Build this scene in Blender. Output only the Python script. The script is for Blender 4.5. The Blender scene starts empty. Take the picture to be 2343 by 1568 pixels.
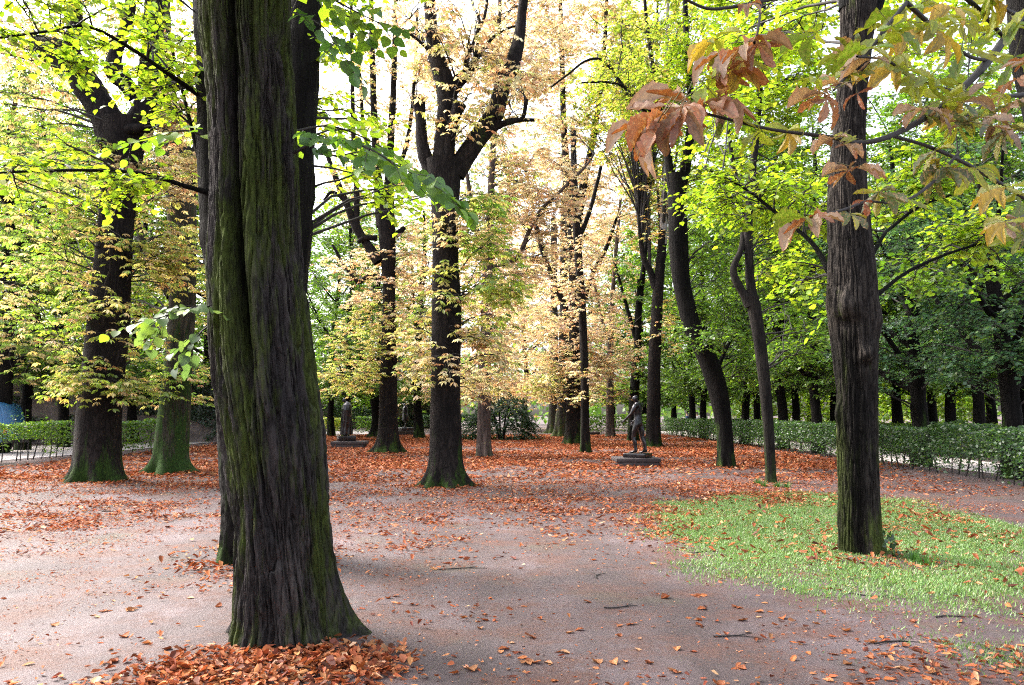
import bpy, bmesh, math, random
import numpy as np
from mathutils import Vector, Matrix, Euler

# ------------------------------------------------------------------ camera, world, sun, exposure
scene = bpy.context.scene
COL = scene.collection
CAM_H = 1.62
FPX, CX, CY, HZ = 1786.0, 1171.0, 784.0, 948.0        # a 2342 x 1568 view of the photograph
PITCH = math.atan((HZ - CY) / FPX)
cam_d = bpy.data.cameras.new('camera')
cam_d.lens = 18.0; cam_d.sensor_width = 23.6; cam_d.sensor_fit = 'HORIZONTAL'
cam_d.clip_start = 0.05; cam_d.clip_end = 2000
cam = bpy.data.objects.new('camera', cam_d); COL.objects.link(cam)
cam.location = (0, 0, CAM_H)
cam.rotation_euler = (math.radians(90) + PITCH, 0, 0)
scene.camera = cam

SUN_EL, SUN_AZ = math.radians(43), math.radians(-62)   # azimuth measured from +Y towards +X
world = bpy.data.worlds.new('World'); scene.world = world; world.use_nodes = True
wn = world.node_tree.nodes; wl = world.node_tree.links
wn.clear()
w_out = wn.new('ShaderNodeOutputWorld'); w_bg = wn.new('ShaderNodeBackground')
w_sky = wn.new('ShaderNodeTexSky'); w_sky.sky_type = 'NISHITA'; w_sky.sun_disc = False
w_sky.sun_elevation = SUN_EL; w_sky.sun_rotation = SUN_AZ
w_sky.air_density = 1.0; w_sky.dust_density = 6.0; w_sky.ozone_density = 1.0
w_hs = wn.new('ShaderNodeHueSaturation'); w_hs.inputs['Saturation'].default_value = 0.45
wl.new(w_sky.outputs[0], w_hs.inputs['Color']); wl.new(w_hs.outputs[0], w_bg.inputs[0])
w_bg.inputs[1].default_value = 0.15
wl.new(w_bg.outputs[0], w_out.inputs[0])

sun_d = bpy.data.lights.new('sun', 'SUN'); sun_d.energy = 1.2; sun_d.angle = math.radians(22)
sun_d.color = (1.0, 0.95, 0.86)
sun = bpy.data.objects.new('sun', sun_d); COL.objects.link(sun)
sdir = Vector((math.sin(SUN_AZ) * math.cos(SUN_EL), math.cos(SUN_AZ) * math.cos(SUN_EL), math.sin(SUN_EL)))
sun.rotation_euler = sdir.to_track_quat('Z', 'Y').to_euler()
sun.location = sdir * 60

vs = scene.view_settings
scene.display_settings.display_device = 'sRGB'
vs.view_transform = 'Standard'; vs.look = 'None'; vs.exposure = 2.45; vs.gamma = 1.0
vs.use_curve_mapping = False
cy = scene.cycles
cy.max_bounces = 7; cy.diffuse_bounces = 4; cy.glossy_bounces = 2; cy.transmission_bounces = 5
cy.transparent_max_bounces = 4; cy.caustics_reflective = False; cy.caustics_refractive = False
cy.use_denoising = False
cy.filter_width = 1.15
try: cy.denoiser = 'OPENIMAGEDENOISE'
except Exception: pass
scene.render.film_transparent = False

rng = np.random.default_rng(11)
random.seed(5)

# ------------------------------------------------------------------ placing
SP, CP = math.sin(PITCH), math.cos(PITCH)
def ray(px, py):
    u = (px - CX) / FPX; v = (CY - py) / FPX
    return np.array([u, CP - v * SP, SP + v * CP])
def at(px, py, Y):                                     # the point of that line of sight at distance Y
    r = ray(px, py); t = Y / r[1]
    return np.array([r[0] * t, Y, CAM_H + r[2] * t])
def gp(px, py):                                        # the point of the ground there
    r = ray(px, py); t = -CAM_H / r[2]
    return np.array([r[0] * t, r[1] * t, 0.0])

# ------------------------------------------------------------------ noise
def _h(ix, iy, iz, seed):
    n = (ix * 374761393 + iy * 668265263 + iz * 2147483647 + seed * 1274126177) & 0xFFFFFFFF
    n = ((n ^ (n >> 13)) * 1274126177) & 0xFFFFFFFF
    n = ((n ^ (n >> 16)) * 2246822519) & 0xFFFFFFFF
    return ((n ^ (n >> 15)) & 0xFFFFFF) / float(0xFFFFFF)
def noise(x, y, z, seed=0):
    x, y, z = np.broadcast_arrays(np.asarray(x, float), np.asarray(y, float), np.asarray(z, float))
    xi, yi, zi = np.floor(x).astype(np.int64), np.floor(y).astype(np.int64), np.floor(z).astype(np.int64)
    fx, fy, fz = x - xi, y - yi, z - zi
    sx, sy, sz = [f * f * f * (f * (f * 6 - 15) + 10) for f in (fx, fy, fz)]
    r = 0
    for dx in (0, 1):
        for dy in (0, 1):
            for dz in (0, 1):
                w = (sx if dx else 1 - sx) * (sy if dy else 1 - sy) * (sz if dz else 1 - sz)
                r = r + w * _h(xi + dx, yi + dy, zi + dz, seed)
    return r * 2 - 1
def fbm(x, y, z, seed=0, o=3):
    r = 0; a = 1.0
    for k in range(o):
        r = r + a * noise(x * 2 ** k, y * 2 ** k, z * 2 ** k, seed + k); a *= 0.5
    return r

# ------------------------------------------------------------------ materials
def mat(name):
    m = bpy.data.materials.new(name); m.use_nodes = True
    n = m.node_tree.nodes; n.clear()
    return m, n, m.node_tree.links
def N(n, t, **k):
    x = n.new(t)
    for a, b in k.items(): setattr(x, a, b)
    return x
def setin(nd, **k):
    for a, b in k.items():
        nd.inputs[a.replace('_', ' ')].default_value = b
def rgb(c): return (c[0], c[1], c[2], 1.0)
def ramp(n, stops):
    r = n.new('ShaderNodeValToRGB'); e = r.color_ramp.elements
    while len(e) < len(stops): e.new(0.5)
    for el, (p, c) in zip(e, stops):
        el.position = p; el.color = rgb(c) if len(c) == 3 else c
    return r

def m_simple(name, col, rough=0.6, metal=0.0, var=0.25, scale=8.0, bump=0.0, spec=0.5):
    m, n, l = mat(name)
    o = N(n, 'ShaderNodeOutputMaterial'); b = N(n, 'ShaderNodeBsdfPrincipled')
    tc = N(n, 'ShaderNodeTexCoord'); nz = N(n, 'ShaderNodeTexNoise')
    setin(nz, Scale=scale, Detail=5.0, Roughness=0.6)
    l.new(tc.outputs['Object'], nz.inputs['Vector'])
    r = ramp(n, [(0.3, [c * (1 - var) for c in col]), (0.7, [min(1, c * (1 + var)) for c in col])])
    l.new(nz.outputs['Fac'], r.inputs['Fac']); l.new(r.outputs[0], b.inputs['Base Color'])
    setin(b, Roughness=rough, Metallic=metal)
    b.inputs['Specular IOR Level'].default_value = spec
    if bump:
        bp = N(n, 'ShaderNodeBump'); setin(bp, Strength=bump, Distance=0.02)
        l.new(nz.outputs['Fac'], bp.inputs['Height']); l.new(bp.outputs[0], b.inputs['Normal'])
    l.new(b.outputs[0], o.inputs[0])
    return m

def m_leaf(name, trans=0.55, tint=(1.3, 1.25, 0.6), gloss=0.06, rough=0.45, spots=0.0):
    m, n, l = mat(name)
    o = N(n, 'ShaderNodeOutputMaterial')
    a = N(n, 'ShaderNodeAttribute', attribute_name='col')
    src = a.outputs['Color']
    if spots:
        tc = N(n, 'ShaderNodeTexCoord')
        n1 = N(n, 'ShaderNodeTexNoise'); setin(n1, Scale=60.0, Detail=4.0, Roughness=0.65)
        l.new(tc.outputs['Object'], n1.inputs['Vector'])
        r1 = ramp(n, [(0.5, (0, 0, 0)), (0.62, (1, 1, 1))]); l.new(n1.outputs['Fac'], r1.inputs['Fac'])
        mx = N(n, 'ShaderNodeMix', data_type='RGBA')
        ml = N(n, 'ShaderNodeMath', operation='MULTIPLY'); ml.inputs[1].default_value = spots
        l.new(r1.outputs[0], ml.inputs[0]); l.new(ml.outputs[0], mx.inputs[0])
        l.new(src, mx.inputs[6]); mx.inputs[7].default_value = (0.20, 0.075, 0.025, 1)
        n2 = N(n, 'ShaderNodeTexNoise'); setin(n2, Scale=14.0, Detail=3.0)
        l.new(tc.outputs['Object'], n2.inputs['Vector'])
        r2 = ramp(n, [(0.53, (0, 0, 0)), (0.6, (1, 1, 1))]); l.new(n2.outputs['Fac'], r2.inputs['Fac'])
        m2 = N(n, 'ShaderNodeMath', operation='MULTIPLY'); m2.inputs[1].default_value = spots * 0.8
        l.new(r2.outputs[0], m2.inputs[0])
        mx2 = N(n, 'ShaderNodeMix', data_type='RGBA')
        l.new(m2.outputs[0], mx2.inputs[0]); l.new(mx.outputs[2], mx2.inputs[6])
        mx2.inputs[7].default_value = (0.42, 0.27, 0.15, 1)
        src = mx2.outputs[2]
    d = N(n, 'ShaderNodeBsdfDiffuse'); t = N(n, 'ShaderNodeBsdfTranslucent')
    g = N(n, 'ShaderNodeBsdfGlossy'); setin(g, Roughness=rough)
    tm = N(n, 'ShaderNodeMix', data_type='RGBA', blend_type='MULTIPLY'); tm.inputs[0].default_value = 1
    l.new(src, tm.inputs[6]); tm.inputs[7].default_value = rgb(tint)
    l.new(src, d.inputs[0]); l.new(tm.outputs[2], t.inputs[0])
    s1 = N(n, 'ShaderNodeMixShader'); s1.inputs[0].default_value = trans
    l.new(d.outputs[0], s1.inputs[1]); l.new(t.outputs[0], s1.inputs[2])
    s2 = N(n, 'ShaderNodeMixShader'); s2.inputs[0].default_value = gloss
    l.new(s1.outputs[0], s2.inputs[1]); l.new(g.outputs[0], s2.inputs[2])
    l.new(s2.outputs[0], o.inputs[0])
    return m

def m_bark(name, c1, c2, moss=(0.06, 0.11, 0.015), moss_amt=0.0, scale=14.0, bump=0.8, dist=0.02, moss_low=None, stretch=0.12, dark_marks=False):
    """c1 furrows, c2 ridges; moss in streaks; moss_low = height below which moss is common"""
    m, n, l = mat(name)
    o = N(n, 'ShaderNodeOutputMaterial'); b = N(n, 'ShaderNodeBsdfPrincipled')
    tc = N(n, 'ShaderNodeTexCoord')
    def mapped(st, loc=(0, 0, 0)):
        mp = N(n, 'ShaderNodeMapping'); mp.inputs['Scale'].default_value = (1, 1, st); mp.inputs['Location'].default_value = loc
        l.new(tc.outputs['Object'], mp.inputs['Vector']); return mp
    def nz(mp, sc, det, rough, dis=0.0):
        x = N(n, 'ShaderNodeTexNoise'); setin(x, Scale=sc, Detail=det, Roughness=rough, Distortion=dis); l.new(mp.outputs[0], x.inputs['Vector']); return x
    mp = mapped(stretch)
    a = nz(mp, scale, 5.0, 0.6, 0.6)                      # furrows: where the noise crosses its middle
    sb = N(n, 'ShaderNodeMath', operation='SUBTRACT'); sb.inputs[1].default_value = 0.5; l.new(a.outputs['Fac'], sb.inputs[0])
    ab = N(n, 'ShaderNodeMath', operation='ABSOLUTE'); l.new(sb.outputs[0], ab.inputs[0])
    fr = N(n, 'ShaderNodeMapRange'); setin(fr, From_Min=0.0, From_Max=0.10, To_Min=0.0, To_Max=1.0); l.new(ab.outputs[0], fr.inputs['Value'])
    f2 = nz(mapped(stretch * 3), scale * 4, 6.0, 0.7)
    hm = N(n, 'ShaderNodeMath', operation='MULTIPLY_ADD'); hm.inputs[1].default_value = 0.55; l.new(fr.outputs[0], hm.inputs[0]); l.new(f2.outputs['Fac'], hm.inputs[2])
    r = ramp(n, [(0.38, c1), (1.0, c2)]); l.new(hm.outputs[0], r.inputs['Fac'])
    src = r.outputs[0]
    n3 = nz(mapped(0.35), 2.2, 5.0, 0.6)
    r3 = ramp(n, [(0.32, (0.5, 0.5, 0.54)), (0.68, (1.4, 1.34, 1.3))]); l.new(n3.outputs['Fac'], r3.inputs['Fac'])
    mm = N(n, 'ShaderNodeMix', data_type='RGBA', blend_type='MULTIPLY'); mm.inputs[0].default_value = 1
    l.new(src, mm.inputs[6]); l.new(r3.outputs[0], mm.inputs[7]); src = mm.outputs[2]
    if moss_amt:
        n4 = nz(mapped(0.22, (3.1, 1.7, 0.4)), 3.4, 4.0, 0.6, 0.3); n4b = nz(mapped(0.10, (1, 5, 2)), 19.0, 5.0, 0.7)
        mxn = N(n, 'ShaderNodeMath', operation='MULTIPLY_ADD'); mxn.inputs[1].default_value = 0.55; l.new(n4b.outputs['Fac'], mxn.inputs[0])
        sb2 = N(n, 'ShaderNodeMath', operation='SUBTRACT'); sb2.inputs[1].default_value = 0.27; l.new(n4.outputs['Fac'], sb2.inputs[0]); l.new(sb2.outputs[0], mxn.inputs[2])
        fac = mxn.outputs[0]
        if moss_low is not None:
            sp = N(n, 'ShaderNodeSeparateXYZ'); l.new(tc.outputs['Object'], sp.inputs[0])
            mr = N(n, 'ShaderNodeMapRange'); setin(mr, From_Min=0.0, From_Max=moss_low, To_Min=0.16, To_Max=-0.14)
            l.new(sp.outputs['Z'], mr.inputs['Value'])
            ad = N(n, 'ShaderNodeMath', operation='ADD'); l.new(fac, ad.inputs[0]); l.new(mr.outputs[0], ad.inputs[1])
            fac = ad.outputs[0]
        t0 = 0.66 - 0.3 * moss_amt
        r4 = ramp(n, [(t0, (0, 0, 0)), (t0 + 0.16, (1, 1, 1))]); l.new(fac, r4.inputs['Fac'])
        ma = N(n, 'ShaderNodeMath', operation='MULTIPLY'); ma.inputs[1].default_value = 0.8
        l.new(r4.outputs[0], ma.inputs[0])
        n5 = nz(mapped(0.5), 26.0, 4.0, 0.6)
        r5 = ramp(n, [(0.3, [c * 0.4 for c in moss]), (0.7, [c * 1.3 for c in moss])]); l.new(n5.outputs['Fac'], r5.inputs['Fac'])
        mx = N(n, 'ShaderNodeMix', data_type='RGBA')
        l.new(ma.outputs[0], mx.inputs[0]); l.new(src, mx.inputs[6]); l.new(r5.outputs[0], mx.inputs[7])
        src = mx.outputs[2]
    if dark_marks:                                               # wet stains and a colour-darkened seam, kept with the trunk
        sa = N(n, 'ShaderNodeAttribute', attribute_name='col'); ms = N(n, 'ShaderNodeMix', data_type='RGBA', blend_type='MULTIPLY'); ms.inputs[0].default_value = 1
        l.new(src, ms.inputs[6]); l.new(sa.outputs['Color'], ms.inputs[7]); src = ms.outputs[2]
    l.new(src, b.inputs['Base Color'])
    setin(b, Roughness=0.9); b.inputs['Specular IOR Level'].default_value = 0.12
    bp = N(n, 'ShaderNodeBump'); setin(bp, Strength=bump, Distance=dist)
    l.new(hm.outputs[0], bp.inputs['Height']); l.new(bp.outputs[0], b.inputs['Normal'])
    l.new(b.outputs[0], o.inputs[0])
    return m

M = {}
M['leaf'] = m_leaf('tree_leaf')
M['leaf_dry'] = m_leaf('autumn_leaf', trans=0.55, tint=(1.2, 1.12, 0.95), gloss=0.05)
M['leaf_near'] = m_leaf('blotched_leaf', trans=0.35, tint=(1.3, 1.1, 0.5), gloss=0.06, rough=0.5, spots=0.7)
M['leaf_olive'] = m_leaf('specked_leaf', trans=0.5, tint=(1.3, 1.2, 0.5), gloss=0.05, rough=0.5, spots=0.22)
M['litter'] = m_leaf('fallen_leaf', trans=0.15, tint=(1.2, 0.9, 0.6), gloss=0.012, rough=0.5)
M['litter_near'] = m_leaf('fallen_leaf_near', trans=0.15, tint=(1.2, 0.9, 0.6), gloss=0.015, rough=0.5, spots=0.35)
M['grass'] = m_leaf('grass_blade', trans=0.35, tint=(1.1, 1.2, 0.6), gloss=0.04)
M['bark_linden'] = m_bark('furrowed_linden_bark', (0.010, 0.009, 0.009), (0.056, 0.050, 0.049), moss=(0.066, 0.090, 0.016), moss_amt=0.74, scale=11, bump=1.0, dist=0.02, stretch=0.15, dark_marks=True)
M['bark_flared'] = m_bark('grey_mossy_bark', (0.008, 0.007, 0.007), (0.05, 0.044, 0.038), moss=(0.07, 0.10, 0.025), moss_amt=0.45, scale=13, bump=1.0, dist=0.02, moss_low=3.0, stretch=0.2)
M['bark_linden2'] = m_bark('grey_linden_bark', (0.008, 0.007, 0.007), (0.044, 0.038, 0.033), moss=(0.09, 0.12, 0.025), moss_amt=0.42, scale=13, bump=1.0, dist=0.018, moss_low=3.0, stretch=0.2, dark_marks=True)
M['bark_dark'] = m_bark('dark_wet_bark', (0.003, 0.0026, 0.0026), (0.0105, 0.009, 0.0085), moss=(0.035, 0.065, 0.012), moss_amt=0.3, scale=12, bump=0.9, dist=0.03, moss_low=2.2)
M['bark_dark2'] = m_bark('dark_grey_bark', (0.005, 0.0045, 0.0045), (0.022, 0.019, 0.017), moss=(0.035, 0.06, 0.012), moss_amt=0.35, scale=13, bump=0.8, dist=0.02, moss_low=2.5)
M['bark_moss'] = m_bark('mossy_bark', (0.014, 0.014, 0.010), (0.06, 0.055, 0.045), moss=(0.03, 0.075, 0.012), moss_amt=0.75, scale=11, bump=0.8, dist=0.025, moss_low=5.0)
M['bark_chestnut'] = m_bark('chestnut_bark', (0.0045, 0.004, 0.004), (0.021, 0.017, 0.016), moss=(0.035, 0.07, 0.012), moss_amt=0.42, scale=11, bump=0.9, dist=0.03, moss_low=1.6, stretch=0.28)
M['bark_pale'] = m_bark('pale_bark', (0.03, 0.022, 0.02), (0.11, 0.085, 0.075), moss=(0.06, 0.09, 0.03), moss_amt=0.15, scale=10, bump=0.6, dist=0.02, moss_low=1.0)
M['twig'] = m_simple('dark_twig', (0.018, 0.014, 0.013), rough=0.8, var=0.3, scale=20)
M['bronze'] = m_simple('black_bronze', (0.045, 0.043, 0.048), rough=0.22, metal=0.85, var=0.5, scale=9, bump=0.15)
M['plinth'] = m_simple('weathered_plank', (0.045, 0.034, 0.036), rough=0.8, var=0.35, scale=12, bump=0.3)

# ------------------------------------------------------------------ mesh building
def mesh_from(name, V, F, col=None, smooth=False):
    V = np.asarray(V, np.float32); F = np.asarray(F, np.int32)
    me = bpy.data.meshes.new(name)
    k = F.shape[1]
    me.vertices.add(len(V)); me.vertices.foreach_set('co', V.ravel())
    me.loops.add(F.size); me.loops.foreach_set('vertex_index', F.ravel())
    me.polygons.add(len(F)); me.polygons.foreach_set('loop_start', np.arange(0, F.size, k, dtype=np.int32))
    if smooth: me.polygons.foreach_set('use_smooth', np.ones(len(F), bool))
    me.update(calc_edges=True)
    if col is not None:
        at_ = me.color_attributes.new('col', 'FLOAT_COLOR', 'POINT')
        c = np.ones((len(V), 4), np.float32); c[:, :3] = col
        at_.data.foreach_set('color', c.ravel())
    return me
def link(name, me, m=None, parent=None, kind=None, loc=None):
    o = bpy.data.objects.new(name, me); COL.objects.link(o)
    if m is not None and me is not None and not me.materials: me.materials.append(m)
    if parent is not None: o.parent = parent
    if loc is not None: o.location = loc
    if kind: o['kind'] = kind
    return o
def thing(name, label, cat, loc=(0, 0, 0), rz=0, group=None):
    o = bpy.data.objects.new(name, None); COL.objects.link(o)
    o.empty_display_size = 0.2
    o.location = loc; o.rotation_euler = (0, 0, rz)
    o['label'] = label; o['category'] = cat
    if group: o['group'] = group
    return o
def tag(o, label, cat, group=None):
    o['label'] = label; o['category'] = cat
    if group: o['group'] = group
    return o
def copy_tree(o, parent=None):
    c = o.copy(); COL.objects.link(c)
    c.parent = parent
    for ch in list(o.children): copy_tree(ch, c)
    return c

def norm(a): return a / np.maximum(np.linalg.norm(a, axis=-1, keepdims=True), 1e-9)

def tubes(Pt, R, sides=5):
    """Pt (n,k,3) R (n,k) -> V, F quads"""
    n, k, _ = Pt.shape
    T = np.gradient(Pt, axis=1); T = norm(T)
    ref = np.where(np.abs(T[..., 2:3]) > 0.85, np.array([0, 1.0, 0]), np.array([0, 0, 1.0]))
    # one reference for a whole tube, no twisting
    ref = np.broadcast_to(np.where(np.abs(T.mean(1, keepdims=True)[..., 2:3]) > 0.7, np.array([0, 1.0, 0]), np.array([0, 0, 1.0])), T.shape)
    A = norm(np.cross(T, ref)); B = np.cross(T, A)
    ph = np.arange(sides) * 2 * np.pi / sides
    V = Pt[:, :, None, :] + R[:, :, None, None] * (A[:, :, None, :] * np.cos(ph)[None, None, :, None] + B[:, :, None, :] * np.sin(ph)[None, None, :, None])
    idx = np.arange(n * k * sides).reshape(n, k, sides)
    a = idx[:, :-1, :]; b = idx[:, 1:, :]
    F = np.stack([a, np.roll(a, -1, 2), np.roll(b, -1, 2), b], -1).reshape(-1, 4)
    return V.reshape(-1, 3), F

def smooth_path(pts, per=8):
    """Catmull-Rom through rows of any width"""
    p = np.asarray(pts, float)
    if len(p) < 3:
        t = np.linspace(0, 1, per + 1)[:, None]; return p[0] * (1 - t) + p[-1] * t
    q = np.vstack([2 * p[0] - p[1], p, 2 * p[-1] - p[-2]])
    out = []
    for i in range(1, len(q) - 2):
        t = np.arange(per)[:, None] / per
        a, b, c, d = q[i - 1], q[i], q[i + 1], q[i + 2]
        out.append(0.5 * ((2 * b) + (-a + c) * t + (2 * a - 5 * b + 4 * c - d) * t ** 2 + (-a + 3 * b - 3 * c + d) * t ** 3))
    out.append(p[-1:]); return np.vstack(out)

def limb_mesh(name, pts4, sides=12, per=8, knob=0.10, seed=0):
    s = smooth_path(pts4, per); Pt = s[None, :, :3]; R = np.maximum(s[None, :, 3], 0.004)
    V, F = tubes(Pt, R, sides)
    c = np.repeat(s[:, :3], sides, 0); r = np.repeat(s[:, 3], sides)
    d = V - c
    k = fbm(V[:, 0] * 3, V[:, 1] * 3, V[:, 2] * 3, seed, 3) * knob + 0.5 * knob * np.abs(noise(V[:, 0] * 1.2 + 7, V[:, 1] * 1.2, V[:, 2] * 1.2, seed + 9))
    V = c + d * (1 + k)[:, None]
    return V, F, s

# leaf shapes: along, across, up
SH = {
 'kite': (np.array([(0, 0, 0), (.45, .5, .05), (1, 0, -.06), (.45, -.5, .05)]), np.array([(0, 1, 2), (0, 2, 3)])),
 'leaflet': (np.array([(0, 0, 0), (.62, .5, .04), (1, 0, -.14), (.62, -.5, .04)]), np.array([(0, 1, 2), (0, 2, 3)])),
 'heart': (np.array([(0, 0, 0), (.10, .42, .04), (.52, .5, .05), (1, 0, -.10), (.52, -.5, .05), (.10, -.42, .04)]), np.array([(0, 1, 2, 3), (0, 3, 4, 5)])),
 'curl': (np.array([(0, 0, .04), (.30, .34, .13), (.72, .5, .26), (.93, .28, .12), (1, -.08, .16), (.78, -.46, .20), (.34, -.36, .08), (.5, 0, 0.0)]), np.array([(7, 0, 1), (7, 1, 2), (7, 2, 3), (7, 3, 4), (7, 4, 5), (7, 5, 6), (7, 6, 0)])),
}
class Leaves:
    def __init__(self): self.d = {}
    def add(self, shape, pos, t, nrm, ln, wd, col):
        self.d.setdefault(shape, []).append([np.asarray(x, np.float32) for x in (pos, t, nrm, ln, wd, col)])
    def count(self): return sum(len(a[0]) for v in self.d.values() for a in v)
    def build(self, name, m, parent, origin, kind='stuff'):
        Vs, Fs, Cs, off = [], [], [], 0
        for shp, lst in self.d.items():
            pos, t, nr, ln, wd, col = [np.concatenate([a[i] for a in lst]) for i in range(6)]
            t = norm(t); nr = norm(nr - (nr * t).sum(-1, keepdims=True) * t); s = np.cross(t, nr)
            T, F = SH[shp]
            V = pos[:, None] + ln[:, None, None] * (T[None, :, 0, None] * t[:, None] + T[None, :, 2, None] * nr[:, None]) + wd[:, None, None] * T[None, :, 1, None] * s[:, None]
            k = len(T); Fa = F
            if F.shape[1] == 4: Fa = np.array([(f[0], f[1], f[2]) for f in F] + [(f[0], f[2], f[3]) for f in F])
            FF = (np.arange(len(pos)) * k)[:, None, None] + Fa[None]
            Vs.append(V.reshape(-1, 3)); Fs.append(FF.reshape(-1, 3) + off); Cs.append(np.repeat(col, k, 0)); off += len(pos) * k
        if not Vs: return None
        V = np.vstack(Vs) - np.asarray(origin, np.float32)
        return link(name, mesh_from(name, V, np.vstack(Fs), np.vstack(Cs)), m, parent, kind)

PAL = {   # leaf colours of their own
 'lime':  [((.30, .44, .030), 5), ((.21, .36, .025), 3), ((.38, .47, .05), 2)],
 'green': [((.11, .22, .024), 5), ((.075, .165, .02), 3), ((.17, .28, .03), 2)],
 'dark':  [((.045, .105, .036), 5), ((.03, .075, .025), 3), ((.08, .15, .045), 2)],
 'blue':  [((.075, .175, .085), 5), ((.055, .135, .062), 3), ((.14, .25, .08), 2)],
 'yellow':[((.62, .54, .16), 4), ((.50, .55, .13), 4), ((.66, .52, .26), 3), ((.30, .42, .07), 3.5), ((.46, .26, .10), 1)],
 'peach': [((.72, .52, .32), 5), ((.74, .60, .42), 4), ((.64, .36, .18), 2), ((.62, .54, .24), 2.5)],
 'tan':   [((.70, .58, .34), 4), ((.66, .52, .28), 3), ((.46, .50, .14), 2.5), ((.62, .36, .18), 1.5)],
 'olive': [((.36, .42, .07), 4), ((.27, .38, .05), 3), ((.62, .50, .20), 2.5), ((.20, .32, .045), 2)],
 'mixgy': [((.26, .42, .06), 4), ((.58, .54, .16), 3), ((.18, .32, .04), 3), ((.68, .52, .26), 2.5)],
 'ivy':   [((.022, .055, .022), 5), ((.035, .08, .03), 3), ((.05, .10, .04), 1)],
 'rust':  [((.33, .100, .040), 5), ((.22, .062, .028), 5), ((.42, .17, .080), 3), ((.48, .26, .16), 1.0), ((.12, .040, .025), 3.5)],
}
def colors(pal, n, g, jit=0.18):
    p = PAL[pal]; w = np.array([x[1] for x in p], float); w /= w.sum()
    c = np.array([x[0] for x in p])[g.choice(len(p), n, p=w)]
    return np.clip(c * (1 + g.normal(0, jit, (n, 1))) * (1 + g.normal(0, 0.06, (n, 3))), 0.005, 0.8)

def sprays(LV, g, base, out, species, pal, leaf, nl, tw_len, clump=None, droop=0.25):
    """leafy twigs: base (n,3), out (n,3) direction of each twig; returns twig ends"""
    n = len(base)
    out = norm(out)
    L = tw_len * g.uniform(0.6, 1.25, n)
    side = norm(np.cross(out, np.array([0, 0, 1.0])) + 1e-4)
    u = np.linspace(0.15, 1.0, nl)
    drop = droop * L[:, None] * u[None] ** 2
    pts = base[:, None] + out[:, None] * (L[:, None] * u[None])[..., None]
    pts[..., 2] -= drop
    pts += g.normal(0, 0.02, pts.shape)
    if species == 'linden':
        sg = np.where(np.arange(nl) % 2 == 0, 1.0, -1.0)[None, :] * np.ones((n, 1))
        ang = g.uniform(0.55, 1.2, (n, nl)) * sg
        t = out[:, None] * np.cos(ang)[..., None] + side[:, None] * np.sin(ang)[..., None]
        t[..., 2] -= g.uniform(0.05, 0.6, (n, nl))
        nr = g.normal(0, 0.38, (n, nl, 3)); nr[..., 2] += 1.0
        ln = leaf * g.uniform(0.65, 1.2, n * nl)
        c = colors(pal, n * nl, g)
        if clump is not None: c = np.clip(c * np.repeat(clump, nl)[:, None], 0.004, 0.8)
        shp = 'heart' if leaf_detail['v'] else 'kite'
        LV.add(shp, pts.reshape(-1, 3), t.reshape(-1, 3), nr.reshape(-1, 3), ln, ln * g.uniform(.78, .98, n * nl), c)
    else:                                                   # palmate leaf of five leaflets
        pa = g.uniform(-1.3, 1.3, (n, nl))
        pt = out[:, None] * np.cos(pa)[..., None] + side[:, None] * np.sin(pa)[..., None]
        pet = leaf * g.uniform(0.5, 1.0, (n, nl))
        node = pts + pt * pet[..., None]; node[..., 2] -= pet * g.uniform(0.1, 0.7, (n, nl))
        node = node.reshape(-1, 3); pt = pt.reshape(-1, 3)
        m = len(node); K = 5
        psd = norm(np.cross(pt, np.array([0, 0, 1.0])) + 1e-4)
        fan = np.linspace(-1.75, 1.75, K)[None] + g.normal(0, .12, (m, K))
        t = pt[:, None] * np.cos(fan)[..., None] + psd[:, None] * np.sin(fan)[..., None]
        t[..., 2] -= g.uniform(0.15, 0.75, (m, 1)) + g.uniform(-.1, .15, (m, K))
        nr = np.repeat(g.normal(0, .35, (m, 1, 3)), K, 1) + g.normal(0, .2, (m, K, 3)); nr[..., 2] += 1.0
        sz = np.array([.68, .9, 1.0, .9, .68])[None] * leaf * g.uniform(.7, 1.2, (m, 1))
        c = np.repeat(colors(pal, m, g), K, 0) * (1 + g.normal(0, .1, (m * K, 1)))
        if clump is not None: c = np.clip(c * np.repeat(clump, nl * K)[:, None], 0.004, 0.8)
        ln = sz.ravel()
        LV.add('leaflet', np.repeat(node, K, 0), t.reshape(-1, 3), nr.reshape(-1, 3), ln, ln * g.uniform(.30, .42, m * K), np.clip(c, .004, .8))
    end = base + out * L[:, None]; end[:, 2] -= droop * L
    mid = base + out * (L * 0.5)[:, None]; mid[:, 2] -= droop * L * .25
    return np.stack([base, mid, end], 1)

leaf_detail = {'v': False}

class Wood:
    def __init__(self): self.V, self.F, self.o = [], [], 0
    def add(self, V, F): self.V.append(V); self.F.append(F + self.o); self.o += len(V)
    def build(self, name, m, parent, origin, kind='stuff', smooth=True):
        if not self.V: return None
        return link(name, mesh_from(name, np.vstack(self.V) - np.asarray(origin), np.vstack(self.F), smooth=smooth), m, parent, kind)

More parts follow.
